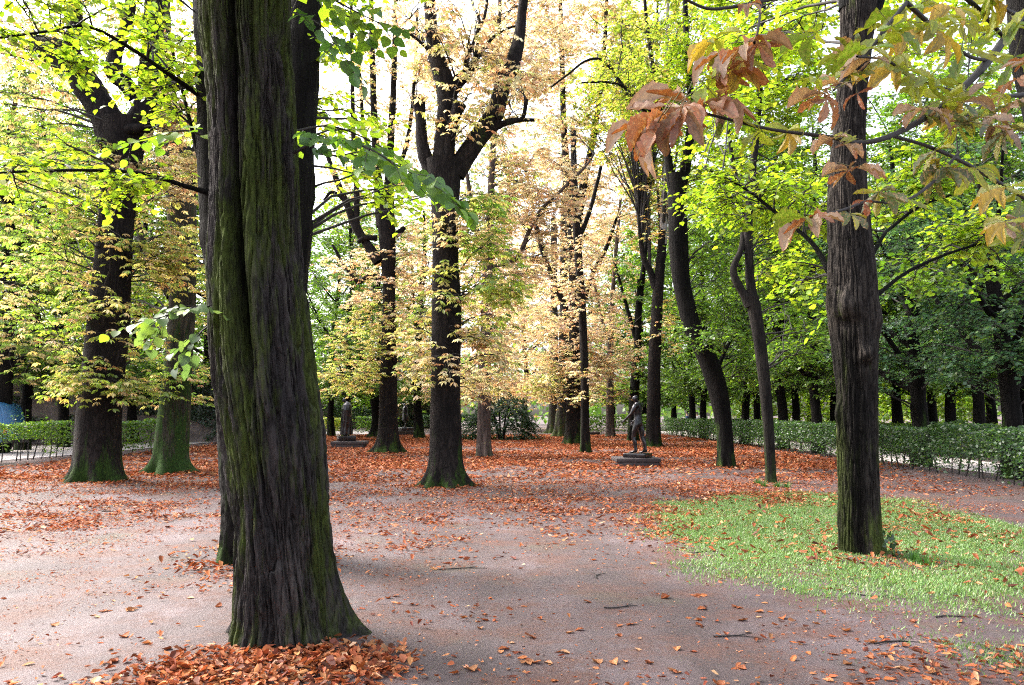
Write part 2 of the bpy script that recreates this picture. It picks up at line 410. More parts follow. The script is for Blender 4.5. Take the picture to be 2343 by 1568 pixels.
def crown(LV, WD, g, ells, attach, twigs=True, br_r=0.028):
    """ells: dicts c(3) r(3) n pal sp leaf ntw nl tw; attach (k,4): points of the wood and their radius"""
    for e in ells:
        n0 = e['n']
        d = norm(g.normal(0, 1, (n0, 3))); rr = g.uniform(0.05, 1, (n0, 1)) ** (1 / 2.4)
        CA = np.asarray(e['c']) + d * rr * np.asarray(e['r'])
        CA[:, 2] = np.maximum(CA[:, 2], e.get('zmin', 1.9))
        near = np.argsort(np.min(np.linalg.norm(CA[:, None] - attach[None, ::2, :3], axis=-1), 1))
        wood = attach
        for part in np.array_split(near, 4 if n0 >= 8 else 1):
            if len(part) == 0: continue
            C = CA[part].copy(); n = len(C)
            # nearest wood, preferring wood below
            dv = C[:, None] - wood[None, :, :3]
            cost = np.linalg.norm(dv, axis=-1) + 1.6 * np.maximum(0, -dv[..., 2] + 0.25 * np.linalg.norm(dv[..., :2], axis=-1))
            cost = cost * g.uniform(.65, 1.35, cost.shape) + g.uniform(0, .8, cost.shape); A = wood[np.argmin(cost, 1)]
            a = A[:, :3]; v = C - a; dist = np.linalg.norm(v, axis=1)
            k = 7; u = np.linspace(0, 1, k)[None, :, None]
            ctrl = a + v * 0.5; ctrl[:, 2] += dist * g.uniform(-.02, .28, n); ctrl += g.normal(0, .06, (n, 3)) * dist[:, None]
            Pt = (1 - u) ** 2 * a[:, None] + 2 * u * (1 - u) * ctrl[:, None] + u ** 2 * C[:, None]
            Pt += g.normal(0, 0.02, Pt.shape) * np.minimum(dist, 2)[:, None, None] * np.sin(np.pi * u)
            r0 = np.minimum(A[:, 3] * .6, br_r * (0.35 + 0.28 * dist))
            R = r0[:, None] * (1 - 0.82 * u[None, 0, :, 0]) + .004
            V, F = tubes(Pt, R, 5); WD.add(V, F)
            wood = np.vstack([wood, np.concatenate([Pt[:, 2:6:2], R[:, 2:6:2, None]], -1).reshape(-1, 4)])
            m = e['ntw']
            # twigs sit on the last part of the branch and fan out flat
            uu = g.uniform(.45, 1.0, (n, m)) ** .7
            i0 = np.clip((uu * (k - 1)).astype(int), 0, k - 2); f = uu * (k - 1) - i0
            ar = np.arange(n)[:, None]
            b = Pt[ar, i0] * (1 - f)[..., None] + Pt[ar, i0 + 1] * f[..., None]
            bd = norm(C - a); th = g.uniform(-1.9, 1.9, (n, m))
            hx = bd[:, 0:1] * np.cos(th) - bd[:, 1:2] * np.sin(th); hy = bd[:, 0:1] * np.sin(th) + bd[:, 1:2] * np.cos(th)
            hz = g.normal(e.get('rise', .05), .28, (n, m))
            hl = np.sqrt(hx ** 2 + hy ** 2) + 1e-6
            o = np.stack([hx / hl, hy / hl, hz], -1)
            cl = np.repeat(g.uniform(.72, 1.22, n), m)
            ends = sprays(LV, g, b.reshape(-1, 3), o.reshape(-1, 3), e['sp'], e['pal'], e['leaf'], e['nl'], e['tw'], cl, e.get('droop', .25))
            if twigs:
                V, F = tubes(ends, np.broadcast_to(np.array([.006, .0045, .0025]) * e.get('twr', 1.0), ends.shape[:2]), 3); WD.add(V, F)

# ------------------------------------------------------------------ ground
MOUNDS = []          # (x, y, height, radius)
def gz(x, y):
    x = np.asarray(x, float); y = np.asarray(y, float)
    z = 0.022 * fbm(x * .35, y * .35, 0 * x, 3, 3) * np.clip((60 - y) / 40, 0, 1)
    z = z + 0.012 * noise(x * 1.6, y * 1.6, 0 * x, 8) * np.clip((16 - y) / 10, 0, 1)
    for mx, my, h, r in MOUNDS: z = z + h * np.exp(-((x - mx) ** 2 + (y - my) ** 2) / r ** 2)
    z = z + 0.10 * np.exp(-((x - 11.1) / .8) ** 2) * (y > 8) * np.clip((70 - y) / 20, 0, 1)
    z = z + 0.06 * np.exp(-((x + 16.2) / .8) ** 2)
    return z

T1Y = 5.85
b1 = at(655, 1440, T1Y)
MOUNDS += [(b1[0], T1Y, .05, .9)]
for px, py in [(228, 1105), (390, 1085), (1025, 1118), (1966, 1280), (1665, 1075), (888, 1040), (1308, 1018)]:
    q = gp(px, py); MOUNDS.append((q[0], q[1] + .3, .05, .9))

def make_ground():
    def lines(*segs):
        return np.unique(np.concatenate([np.linspace(a, b, n) for a, b, n in segs]))
    xs = lines((-400, -40, 12), (-40, -14, 60), (-14, 14, 220), (14, 40, 60), (40, 400, 12))
    ys = lines((-60, -2, 10), (-2, 14, 190), (14, 40, 160), (40, 90, 60), (90, 600, 14))
    X, Y = np.meshgrid(xs, ys); Z = gz(X, Y)
    V = np.stack([X, Y, Z], -1).reshape(-1, 3)
    i = np.arange(V.shape[0]).reshape(len(ys), len(xs))
    F = np.stack([i[:-1, :-1], i[:-1, 1:], i[1:, 1:], i[1:, :-1]], -1).reshape(-1, 4)
    m, n, l = mat('sandy_soil')
    o = N(n, 'ShaderNodeOutputMaterial'); b = N(n, 'ShaderNodeBsdfPrincipled'); tc = N(n, 'ShaderNodeTexCoord')
    def nz(scale, detail, rough=.6, stretch=None):
        x = N(n, 'ShaderNodeTexNoise'); setin(x, Scale=scale, Detail=detail, Roughness=rough)
        if stretch:
            mp = N(n, 'ShaderNodeMapping'); mp.inputs['Scale'].default_value = stretch
            l.new(tc.outputs['Object'], mp.inputs['Vector']); l.new(mp.outputs[0], x.inputs['Vector'])
        else: l.new(tc.outputs['Object'], x.inputs['Vector'])
        return x
    n1 = nz(.55, 6); r1 = ramp(n, [(.30, (.048, .032, .033)), (.5, (.080, .057, .060)), (.70, (.128, .096, .103))]); l.new(n1.outputs['Fac'], r1.inputs['Fac'])
    nt = nz(1.0, 6, .62, (1.1, .16, 1)); rt = ramp(n, [(.36, (.66, .64, .63)), (.5, (.95, .95, .95)), (.66, (1.22, 1.2, 1.2))]); l.new(nt.outputs['Fac'], rt.inputs['Fac'])
    mt = N(n, 'ShaderNodeMix', data_type='RGBA', blend_type='MULTIPLY'); mt.inputs[0].default_value = 1; l.new(r1.outputs[0], mt.inputs[6]); l.new(rt.outputs[0], mt.inputs[7])
    # rusty crumbs
    n2 = nz(1.3, 8, .68, (1, 1.2, 1)); n2b = nz(38, 4, .7)
    ad = N(n, 'ShaderNodeMath', operation='MULTIPLY_ADD'); ad.inputs[1].default_value = .55
    l.new(n2b.outputs['Fac'], ad.inputs[0]); l.new(n2.outputs['Fac'], ad.inputs[2])
    r2 = ramp(n, [(.74, (0, 0, 0)), (.90, (1, 1, 1))]); l.new(ad.outputs[0], r2.inputs['Fac'])
    mx = N(n, 'ShaderNodeMix', data_type='RGBA'); l.new(r2.outputs[0], mx.inputs[0]); l.new(mt.outputs[2], mx.inputs[6]); mx.inputs[7].default_value = (.085, .040, .032, 1)
    # algae
    n3 = nz(.8, 5); r3 = ramp(n, [(.57, (0, 0, 0)), (.70, (.55, .55, .55))]); l.new(n3.outputs['Fac'], r3.inputs['Fac'])
    m3 = N(n, 'ShaderNodeMix', data_type='RGBA'); l.new(r3.outputs[0], m3.inputs[0]); l.new(mx.outputs[2], m3.inputs[6]); m3.inputs[7].default_value = (.07, .062, .04, 1)
    # specks
    n4 = nz(140, 2, .5); r4 = ramp(n, [(.30, (.45, .4, .4)), (.42, (1, 1, 1)), (.68, (1, 1, 1)), (.78, (1.35, 1.3, 1.3))]); l.new(n4.outputs['Fac'], r4.inputs['Fac'])
    m4 = N(n, 'ShaderNodeMix', data_type='RGBA', blend_type='MULTIPLY'); m4.inputs[0].default_value = 1; l.new(m3.outputs[2], m4.inputs[6]); l.new(r4.outputs[0], m4.inputs[7])
    l.new(m4.outputs[2], b.inputs['Base Color'])
    setin(b, Roughness=.72); b.inputs['Specular IOR Level'].default_value = .35
    bp = N(n, 'ShaderNodeBump'); setin(bp, Strength=.6, Distance=.03); n5 = nz(16, 9, .78)
    l.new(n5.outputs['Fac'], bp.inputs['Height']); l.new(bp.outputs[0], b.inputs['Normal']); l.new(b.outputs[0], o.inputs[0])
    link('ground', mesh_from('ground', V, F, smooth=True), m, kind='structure')
make_ground()

M['gravel'] = m_simple('pale_gravel', (.46, .40, .39), rough=.8, var=.12, scale=30, bump=.2)
def strip(name, poly, m, dz):
    """sheet lying on the ground between two lines of points"""
    a, b = [smooth_path(np.array(p, float), 10) for p in poly]
    u = np.linspace(0, 1, 7)[None, :, None]
    Q = a[:, None] * (1 - u) + b[:, None] * u
    Z = gz(Q[..., 0], Q[..., 1]) + dz
    V = np.concatenate([Q, Z[..., None]], -1).reshape(-1, 3)
    i = np.arange(len(V)).reshape(Q.shape[:2])
    F = np.stack([i[:-1, :-1], i[:-1, 1:], i[1:, 1:], i[1:, :-1]], -1).reshape(-1, 4)
    return link(name, mesh_from(name, V, F, smooth=True), m, kind='structure')
strip('gravel_path_right', [[(13.0, 6), (13.0, 30), (13.2, 75)], [(16.2, 6), (16.2, 30), (16.4, 75)]], M['gravel'], .012)
strip('gravel_path_left', [[(-17.6, 10), (-17.6, 30), (-16.6, 48), (-12.5, 60), (-9, 75)], [(-25, 10), (-25, 34), (-22, 52), (-18.5, 64), (-15, 80)]], M['gravel'], .012)
M['gravel2'] = m_simple('dull_gravel', (.24, .19, .185), rough=.8, var=.15, scale=20, bump=.2)
strip('gravel_path_far', [[(-15, 84), (10, 82), (13, 76)], [(-15, 90), (10, 90), (18, 84)]], M['gravel2'], .014)

# ------------------------------------------------------------------ trunks
def trunk_mesh(stations, Y, nphi, nz_, disp=None, lobes=(5, .22, .35, 0.0), seed=0, base_z=-.25, roots=()):
    """stations (py, xl, xr) from top to bottom; returns V, F, path (z, x, r)"""
    st = sorted(stations)                                   # top first
    c = np.array([at((a + b) / 2, py, Y) for py, a, b in st]); r = np.array([(b - a) / 2 / FPX * Y for py, a, b in st])
    tab = np.column_stack([c[:, 2], c[:, 0], r])[::-1]      # rising
    tab = smooth_path(tab, 6); z = tab[:, 0]
    z0, z1 = base_z, z[-1]
    zz = np.linspace(z0, z1, nz_)
    zz = z0 + (z1 - z0) * (np.linspace(0, 1, nz_) ** 1.15)
    x = np.interp(zz, z, tab[:, 1]); rr = np.interp(zz, z, tab[:, 2])
    ph = np.arange(nphi) * 2 * np.pi / nphi
    if nphi > 120:                                          # finer on the side that can be seen
        nf = int(nphi * .8); ph = np.concatenate([np.linspace(-np.pi / 2 - 1.9, -np.pi / 2 + 1.9, nf, endpoint=False), np.linspace(-np.pi / 2 + 1.9, 1.5 * np.pi - 1.9, nphi - nf, endpoint=False)])
    PH, ZZ = np.meshgrid(ph, zz)
    RR = np.repeat(rr[:, None], nphi, 1)
    k, amp, fall, p0 = lobes
    low = np.exp(-np.maximum(ZZ, 0) / fall)
    RR = RR * (1 + amp * low * np.cos(k * PH + p0 + .6 * np.sin(PH * 2 + seed)) + .5 * amp * low * np.cos((k + 2) * PH + 1 + seed))
    for (rp, ra, rw, rf) in roots:
        dphi = np.angle(np.exp(1j * (PH - rp)))
        RR = RR + ra * np.exp(-(dphi / rw) ** 2) * np.exp(-np.maximum(ZZ, 0) / rf)
    cx_, cy_ = np.cos(PH), np.sin(PH)
    RR = RR * (1 + .05 * noise(cx_ * 1.3 + seed, cy_ * 1.3, ZZ * .8, seed + 2))
    if disp is not None: RR = RR + disp(PH, ZZ, RR)
    X = x[:, None] + RR * cx_; YY = Y + RR * cy_
    V = np.stack([X, YY, ZZ], -1).reshape(-1, 3)
    i = np.arange(len(V)).reshape(nz_, nphi)
    F = np.stack([i[:-1], np.roll(i, -1, 1)[:-1], np.roll(i, -1, 1)[1:], i[1:]], -1).reshape(-1, 4)
    return V, F, np.column_stack([x, np.full(nz_, Y), zz, rr])

def disp_ridges(k1, a1, k2, a2, zs, seed):
    """rounded ridges between sharp furrows"""
    def f(PH, Z, R):
        c, s = np.cos(PH), np.sin(PH)
        wx = .5 * noise(c * 2, s * 2, Z * .9, seed + 5); wy = .5 * noise(c * 2 + 9, s * 2, Z * .9, seed + 6)
        fx, fy = .38 * noise(c * 9, s * 9, Z * 5, seed + 7), .38 * noise(c * 9 + 5, s * 9, Z * 5, seed + 8)
        n1 = np.minimum(np.abs(noise(c * k1 + wx * 2 + fx, s * k1 + wy * 2 + fy, Z * zs, seed)) * 2.6, 1) ** .6
        n2 = np.minimum(np.abs(noise(c * k2 + wx * 4 + fx, s * k2 + wy * 4 + fy, Z * zs * 2.3, seed + 1)) * 2.6, 1) ** .7
        n3 = noise(c * k2 * 2.2, s * k2 * 2.2, Z * 14, seed + 3)
        return a1 * (n1 - .75) + a2 * (n2 - .7) + a2 * .3 * n3
    return f

TREES = {}
def tree(key, name, label, base_py, stations, bark, limbs=(), ells=(), sp='linden', nphi=40, nz_=110, disp=None, lobes=(5, .22, .35, 0), roots=(), seed=0,
         dY=None, leafmat='leaf', twigs=True, hero=False, group=None, br_r=.028, top_attach=2.2, dark_marks=None):
    g = np.random.default_rng(100 + seed)
    bx = np.mean([s[1:] for s in stations if s[0] == max(q[0] for q in stations)])
    G = gp(bx, base_py)
    rb = [(s[2] - s[1]) for s in stations][0] / 2 / FPX * G[1]
    Y = G[1] + .5 * rb if dY is None else dY
    V, F, path = trunk_mesh(stations, Y, nphi, nz_, disp, lobes, seed, roots=roots)
    org = np.array([path[0, 0], Y, 0.0])
    root = thing(name, label, 'tree', org, group=group)
    sc_ = None
    if dark_marks is not None:
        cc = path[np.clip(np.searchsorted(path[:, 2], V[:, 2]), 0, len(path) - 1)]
        sc_ = np.repeat(dark_marks(np.arctan2(V[:, 1] - Y, V[:, 0] - cc[:, 0]), V[:, 2])[:, None], 3, 1)
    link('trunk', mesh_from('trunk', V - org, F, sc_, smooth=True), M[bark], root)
    att = [path[path[:, 2] > top_attach][::3]]
    for i, lb in enumerate(limbs):
        p4 = []
        for (px, py, dd, w) in lb:
            q = at(px, py, Y + dd); p4.append([*q, w / 2 / FPX * (Y + dd)])
        Vl, Fl, s = limb_mesh('limb', p4, sides=14 if hero else 9, seed=seed * 7 + i)
        link('limb', mesh_from('limb', Vl - org, Fl, smooth=True), M[bark], root)
        att.append(s[1:])
    att = np.vstack(att)
    LV, WD = Leaves(), Wood()
    es = []
    for e in ells:
        px, py, rx, ry, dd, rd, n = e[:7]; k = dict(e[7]) if len(e) > 7 else {}
        c = at(px, py, Y + dd); s = (Y + dd) / FPX
        d = dict(c=c, r=(rx * s, rd, ry * s), n=n, pal='green', sp=sp, leaf=.10, ntw=9, nl=8, tw=.55)
        d.update(k); es.append(d)
    if es:
        crown(LV, WD, g, es, att, twigs, br_r)
        WD.build('twigs', M['twig'], root, org)
        LV.build('crown', M[leafmat], root, org)
    TREES[key] = dict(root=root, org=org, Y=Y, att=att, n=LV.count())
    return root

# the big near linden
def adiff(a, b): return np.angle(np.exp(1j * (a - b)))
def seam_dark_damp1(PH, Z):
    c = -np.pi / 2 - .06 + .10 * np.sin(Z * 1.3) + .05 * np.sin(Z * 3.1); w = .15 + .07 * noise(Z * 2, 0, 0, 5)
    a = np.clip((Z - 1.75) / .5, 0, 1) * np.exp(-(adiff(PH, c) / w) ** 2)  # colour darkened along the seam groove so the seam shows
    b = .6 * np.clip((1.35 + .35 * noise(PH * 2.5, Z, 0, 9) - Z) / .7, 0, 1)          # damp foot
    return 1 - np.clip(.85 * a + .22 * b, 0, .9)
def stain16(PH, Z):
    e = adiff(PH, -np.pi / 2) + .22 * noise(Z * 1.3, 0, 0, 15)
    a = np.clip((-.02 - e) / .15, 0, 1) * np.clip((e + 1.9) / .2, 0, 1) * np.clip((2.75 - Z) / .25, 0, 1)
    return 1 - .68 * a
def d1(PH, Z, R):
    f = disp_ridges(6.5, .048, 16, .026, .55, 21)(PH, Z, R)
    # the seam between two grown-together stems, facing the camera
    c = -np.pi / 2 - .06 + .10 * np.sin(Z * 1.3) + .05 * np.sin(Z * 3.1)
    dphi = np.angle(np.exp(1j * (PH - c)))
    seam = np.clip((Z - 1.55) / .5, 0, 1) * (1 - .35 * np.clip((Z - 3.6) / 1.2, 0, 1))
    f = f - .15 * seam * np.exp(-(dphi / .10) ** 2) + .035 * seam * (np.exp(-((dphi - .30) / .16) ** 2) + np.exp(-((dphi + .30) / .16) ** 2))
    # a burl ridge twisting down from the seam
    c2 = -np.pi / 2 + .05 + (2.3 - Z) * .35
    d2 = np.angle(np.exp(1j * (PH - c2)))
    f = f + .03 * np.exp(-((Z - 1.9) / .55) ** 2) * np.exp(-(d2 / .2) ** 2)
    return f
leaf_detail['v'] = True
L_near = dict(sp='linden', leaf=.10, ntw=8, nl=8, tw=.5)
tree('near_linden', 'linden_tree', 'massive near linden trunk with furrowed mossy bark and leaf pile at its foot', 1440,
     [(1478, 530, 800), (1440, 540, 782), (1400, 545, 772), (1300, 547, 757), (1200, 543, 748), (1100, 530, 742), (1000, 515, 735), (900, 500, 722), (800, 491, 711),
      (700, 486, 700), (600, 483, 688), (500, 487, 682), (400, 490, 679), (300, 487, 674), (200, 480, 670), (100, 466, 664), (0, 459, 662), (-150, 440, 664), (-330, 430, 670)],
     'bark_linden', nphi=340, nz_=520, disp=d1, lobes=(6, .05, .22, .4), roots=((0.15, .20, .30, .22), (np.pi - .35, .10, .3, .14), (-.9, .05, .25, .15)), seed=1, dY=T1Y, hero=True, dark_marks=seam_dark_damp1,
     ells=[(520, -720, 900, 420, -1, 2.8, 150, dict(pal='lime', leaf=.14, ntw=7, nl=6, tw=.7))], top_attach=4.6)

# leafy side branches of the near linden: each leaf is a leaf
def heart_leaf_mesh(name, col, fold, bend):
    out = [(0, 0), (.06, .30), (.22, .47), (.45, .50), (.68, .38), (.86, .18), (1, 0)]
    V, F = [], []
    for i, (a, w) in enumerate(out):
        z = -bend * a * a
        V += [(a, -w, z + fold * w), (a, 0, z), (a, w, z + fold * w)]
    for i in range(len(out) - 1):
        for j in (0, 1):
            q = i * 3 + j; F.append((q, q + 1, q + 4, q + 3))
    V = np.array(V); c = np.array(col)[None] * (1 + .12 * noise(V[:, 0] * 5, V[:, 1] * 5, V[:, 2], 4))[:, None]
    return mesh_from(name, V, F, np.clip(c, 0, .9), smooth=True)
def frame(pos, t, nr, sx, sy=None):
    t = Vector(t).normalized(); nr = Vector(nr); nr = (nr - t * nr.dot(t)).normalized(); s = nr.cross(t)
    m = Matrix((t, s, nr)).transposed().to_4x4()
    m = m @ Matrix.Diagonal((sx, sy or sx, sx, 1)); m.translation = Vector(pos); return m
g = np.random.default_rng(77)
T = TREES['near_linden']
hm_cols = {'lime': (.20, .33, .03), 'lime2': (.13, .26, .022), 'green': (.075, .18, .03), 'dk': (.05, .13, .028), 'pale': (.13, .21, .07), 'pale2': (.085, .155, .06)}
HM = {k: heart_leaf_mesh('linden_leaf', c, .18 + .1 * i % .2, .12 + .05 * (i % 3)) for i, (k, c) in enumerate(hm_cols.items())}
for me in HM.values(): me.materials.append(M['leaf'])
def leafy_branch(pts, nside, nleaf, pal, leaf, spread):
    p4 = [[*at(px, py, T['Y'] + dd), r] for px, py, dd, r in pts]
    V, F, s = limb_mesh('branch', p4, sides=6, per=7, knob=.05)
    br = link('branch', mesh_from('branch', V - T['org'], F, smooth=True), M['twig'], T['root'])
    W = Wood(); n = len(s)
    for k in range(nside):
        i = int(n * (.12 + .86 * k / max(1, nside - 1))); i = min(i, n - 2)
        d = s[i + 1, :3] - s[i, :3]; d /= np.linalg.norm(d)
        lat = np.cross(d, [0, 0, 1]); lat /= np.linalg.norm(lat)
        sg = 1 if k % 2 else -1
        o = d * g.uniform(.5, 1.0) + lat * sg * g.uniform(.5, 1.1) + np.array([0, 0, g.uniform(-.35, .25)]); o /= np.linalg.norm(o)
        L = spread * g.uniform(.6, 1.2)
        b = s[i, :3]; tw = np.array([b, b + o * L * .5 - [0, 0, .03 * L], b + o * L - [0, 0, .18 * L]])
        Vt, Ft = tubes(tw[None], np.array([[.004, .003, .002]]), 3); W.add(Vt, Ft)
        for q in range(nleaf):
            u = (q + .7) / nleaf
            p = b + o * L * u - np.array([0, 0, .18 * L * u * u])
            l2 = np.cross(o, [0, 0, 1]); sd = 1 if q % 2 else -1
            t = o * g.uniform(.4, .9) + l2 * sd * g.uniform(.4, 1.0) + np.array([0, 0, -g.uniform(.1, .75)])
            p = p + t / np.linalg.norm(t) * .02
            nr = np.array([g.normal(0, .4), g.normal(-.25, .4), 1.0])
            me = HM[pal[g.integers(len(pal))]]
            lf = bpy.data.objects.new('leaf', me); COL.objects.link(lf); lf.parent = br
            lf.matrix_local = frame(p - T['org'], t, nr, leaf * g.uniform(.7, 1.15))
    W.build('twig', M['twig'], br, T['org'], kind=None)
leafy_branch([(672, 350, -.1, .014), (740, 320, -.35, .011), (830, 335, -.6, .008), (920, 385, -.7, .005), (1000, 430, -.75, .003)], 15, 7, ['green', 'green', 'lime2', 'dk'], .098, .42)
leafy_branch([(670, 300, .1, .010), (760, 290, .5, .008), (860, 330, .7, .006), (965, 400, .8, .004)], 9, 6, ['lime', 'lime', 'lime2'], .095, .45)
leafy_branch([(660, -60, -.2, .012), (730, -20, -.5, .009), (800, 20, -.6, .006), (880, 60, -.5, .003)], 9, 6, ['green', 'lime2', 'lime'], .095, .40)
leafy_branch([(672, 30, -.3, .008), (715, 45, -.55, .006), (760, 85, -.7, .004), (785, 130, -.75, .003)], 5, 5, ['green', 'dk', 'green'], .10, .25)
leafy_branch([(488, 700, -.1, .010), (450, 705, -.4, .008), (400, 715, -.5, .005), (350, 735, -.5, .003)], 8, 6, ['pale', 'pale2', 'lime', 'pale'], .088, .30)
leafy_branch([(490, 740, .1, .008), (460, 760, -.1, .006), (435, 800, -.1, .004)], 4, 5, ['pale', 'pale2', 'pale2'], .085, .22)
leafy_branch([(478, 320, .2, .010), (430, 300, .1, .008), (360, 310, .0, .005), (290, 330, 0, .003)], 6, 5, ['lime', 'lime2'], .085, .30)

# the forked linden behind it
Y = gp(560, 1280)[1] + .25
tree('second_linden', 'linden_tree', 'dark forked linden standing close behind the massive near trunk', 1280,
     [(1300, 512, 690), (1280, 514, 685), (1200, 512, 682), (1000, 505, 690), (800, 492, 690), (640, 480, 690), (540, 480, 690)],
     'bark_dark', limbs=[[(535, 660, 0, 120), (505, 520, 0, 95), (490, 400, 0, 78), (486, 250, .1, 74), (484, 100, .1, 76), (470, -80, .2, 66), (455, -300, .2, 50)],
                         [(640, 660, 0, 130), (665, 520, 0, 100), (676, 400, 0, 88), (684, 250, 0, 82), (694, 100, 0, 78), (700, -50, 0, 74), (710, -300, 0, 60)],
                         [(490, 445, 0, 16), (420, 425, -.6, 11), (330, 398, -.9, 9), (200, 390, -1.0, 8), (60, 393, -1.1, 6), (-60, 400, -1.2, 4)],
                         [(486, 240, .2, 14), (400, 180, -.3, 11), (300, 112, -.6, 9), (200, 62, -.9, 7), (90, 75, -1, 6), (-60, 95, -1, 5)],
                         [(480, 470, .1, 12), (440, 300, .4, 10), (415, 200, .5, 8), (380, 60, .5, 6), (350, -60, .5, 4)]],
     ells=[(180, 395, 190, 60, -1.0, .8, 15, dict(pal='lime', leaf=.085, ntw=6, nl=6, tw=.4)),
           (200, 80, 230, 90, -.8, 1.0, 24, dict(pal='lime', leaf=.085, ntw=7, nl=6, tw=.42)),
           (400, 180, 80, 150, .2, .8, 16, dict(pal='lime', leaf=.085, ntw=6, nl=6, tw=.4)),
           (380, 20, 110, 70, .4, 1.0, 12, dict(pal='lime', leaf=.085, ntw=6, nl=6, tw=.42)),
           (780, 60, 110, 90, .4, 1.0, 10, dict(pal='lime', leaf=.085, ntw=6, nl=6, tw=.42)),
           (800, 330, 120, 110, 1.2, 1.0, 12, dict(pal='lime', leaf=.09, ntw=6, nl=6, tw=.45)),
           (940, 430, 60, 60, 1.0, .8, 6, dict(pal='lime', leaf=.09, ntw=5, nl=6, tw=.4))],
     nphi=90, nz_=200, disp=disp_ridges(6, .035, 14, .016, .6, 31), seed=2, br_r=.02)

# the near right linden with burls
def d16(PH, Z, R):
    f = disp_ridges(8, .022, 18, .012, .8, 41)(PH, Z, R)
    def burl(p, z, a, w, h): return a * np.exp(-(np.angle(np.exp(1j * (PH - p))) / w) ** 2 - ((Z - z) / h) ** 2)
    k = 1 + .5 * noise(np.cos(PH) * 5, np.sin(PH) * 5, Z * 7, 43)
    f = f + (burl(-2.3, 2.85, .065, .5, .15) + burl(-.35, 2.72, .04, .5, .22) + burl(-1.45, 2.30, .075, .36, .10) + burl(-2.9, 1.62, .04, .4, .16) + burl(-2.9, 1.35, .03, .4, .1)) * k
    f = f - burl(-2.2, 2.66, .05, .45, .07) - burl(-1.45, 2.18, .03, .35, .05) - .02 * np.exp(-(np.angle(np.exp(1j * (PH + 1.95))) / .10) ** 2) * (Z < 2.2)
    return f
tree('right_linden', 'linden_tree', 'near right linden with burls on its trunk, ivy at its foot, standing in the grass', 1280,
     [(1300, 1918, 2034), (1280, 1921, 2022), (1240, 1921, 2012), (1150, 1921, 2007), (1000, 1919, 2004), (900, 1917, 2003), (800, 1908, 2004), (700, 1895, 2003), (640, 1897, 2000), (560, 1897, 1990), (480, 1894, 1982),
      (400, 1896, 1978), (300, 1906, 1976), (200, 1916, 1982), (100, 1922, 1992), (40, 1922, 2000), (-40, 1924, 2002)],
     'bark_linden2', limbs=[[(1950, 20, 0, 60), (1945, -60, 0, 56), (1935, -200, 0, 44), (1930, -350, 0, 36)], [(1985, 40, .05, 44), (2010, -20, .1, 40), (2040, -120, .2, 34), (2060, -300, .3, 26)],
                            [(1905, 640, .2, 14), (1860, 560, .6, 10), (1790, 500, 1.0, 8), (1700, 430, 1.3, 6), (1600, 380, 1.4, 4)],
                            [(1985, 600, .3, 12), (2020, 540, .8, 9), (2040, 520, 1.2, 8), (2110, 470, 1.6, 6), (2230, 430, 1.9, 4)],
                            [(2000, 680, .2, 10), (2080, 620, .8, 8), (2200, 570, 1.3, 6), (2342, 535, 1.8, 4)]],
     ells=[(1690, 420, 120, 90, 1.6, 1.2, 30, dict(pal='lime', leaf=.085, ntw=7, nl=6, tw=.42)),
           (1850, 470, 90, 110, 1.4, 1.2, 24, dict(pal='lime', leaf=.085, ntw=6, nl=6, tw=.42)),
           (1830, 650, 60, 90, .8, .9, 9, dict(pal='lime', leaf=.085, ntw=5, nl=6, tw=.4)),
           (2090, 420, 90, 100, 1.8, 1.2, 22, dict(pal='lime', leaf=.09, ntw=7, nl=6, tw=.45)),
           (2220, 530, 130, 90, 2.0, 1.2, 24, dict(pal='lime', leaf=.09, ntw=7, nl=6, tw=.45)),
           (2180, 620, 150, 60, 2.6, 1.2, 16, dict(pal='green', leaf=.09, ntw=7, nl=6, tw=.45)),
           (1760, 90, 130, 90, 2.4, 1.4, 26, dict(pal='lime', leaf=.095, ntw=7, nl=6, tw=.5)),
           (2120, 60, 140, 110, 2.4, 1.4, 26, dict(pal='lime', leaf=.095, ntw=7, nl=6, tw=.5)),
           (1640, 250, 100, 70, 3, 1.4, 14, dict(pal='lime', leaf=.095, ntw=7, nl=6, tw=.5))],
     nphi=180, nz_=420, disp=d16, lobes=(5, .05, .25, 1.2), roots=((.05, .07, .4, .2),), seed=16, hero=True, br_r=.02, dark_marks=stain16)
leaf_detail['v'] = False

# ------------------------------------------------------------------ the middle trees
K = dict
CH = K(sp='chestnut', leaf=.17, ntw=6, nl=3, tw=.5)
def ch(pal, **k): d = dict(CH); d['pal'] = pal; d.update(k); return d
def li(pal, **k): d = dict(sp='linden', leaf=.11, ntw=8, nl=8, tw=.6); d['pal'] = pal; d.update(k); return d

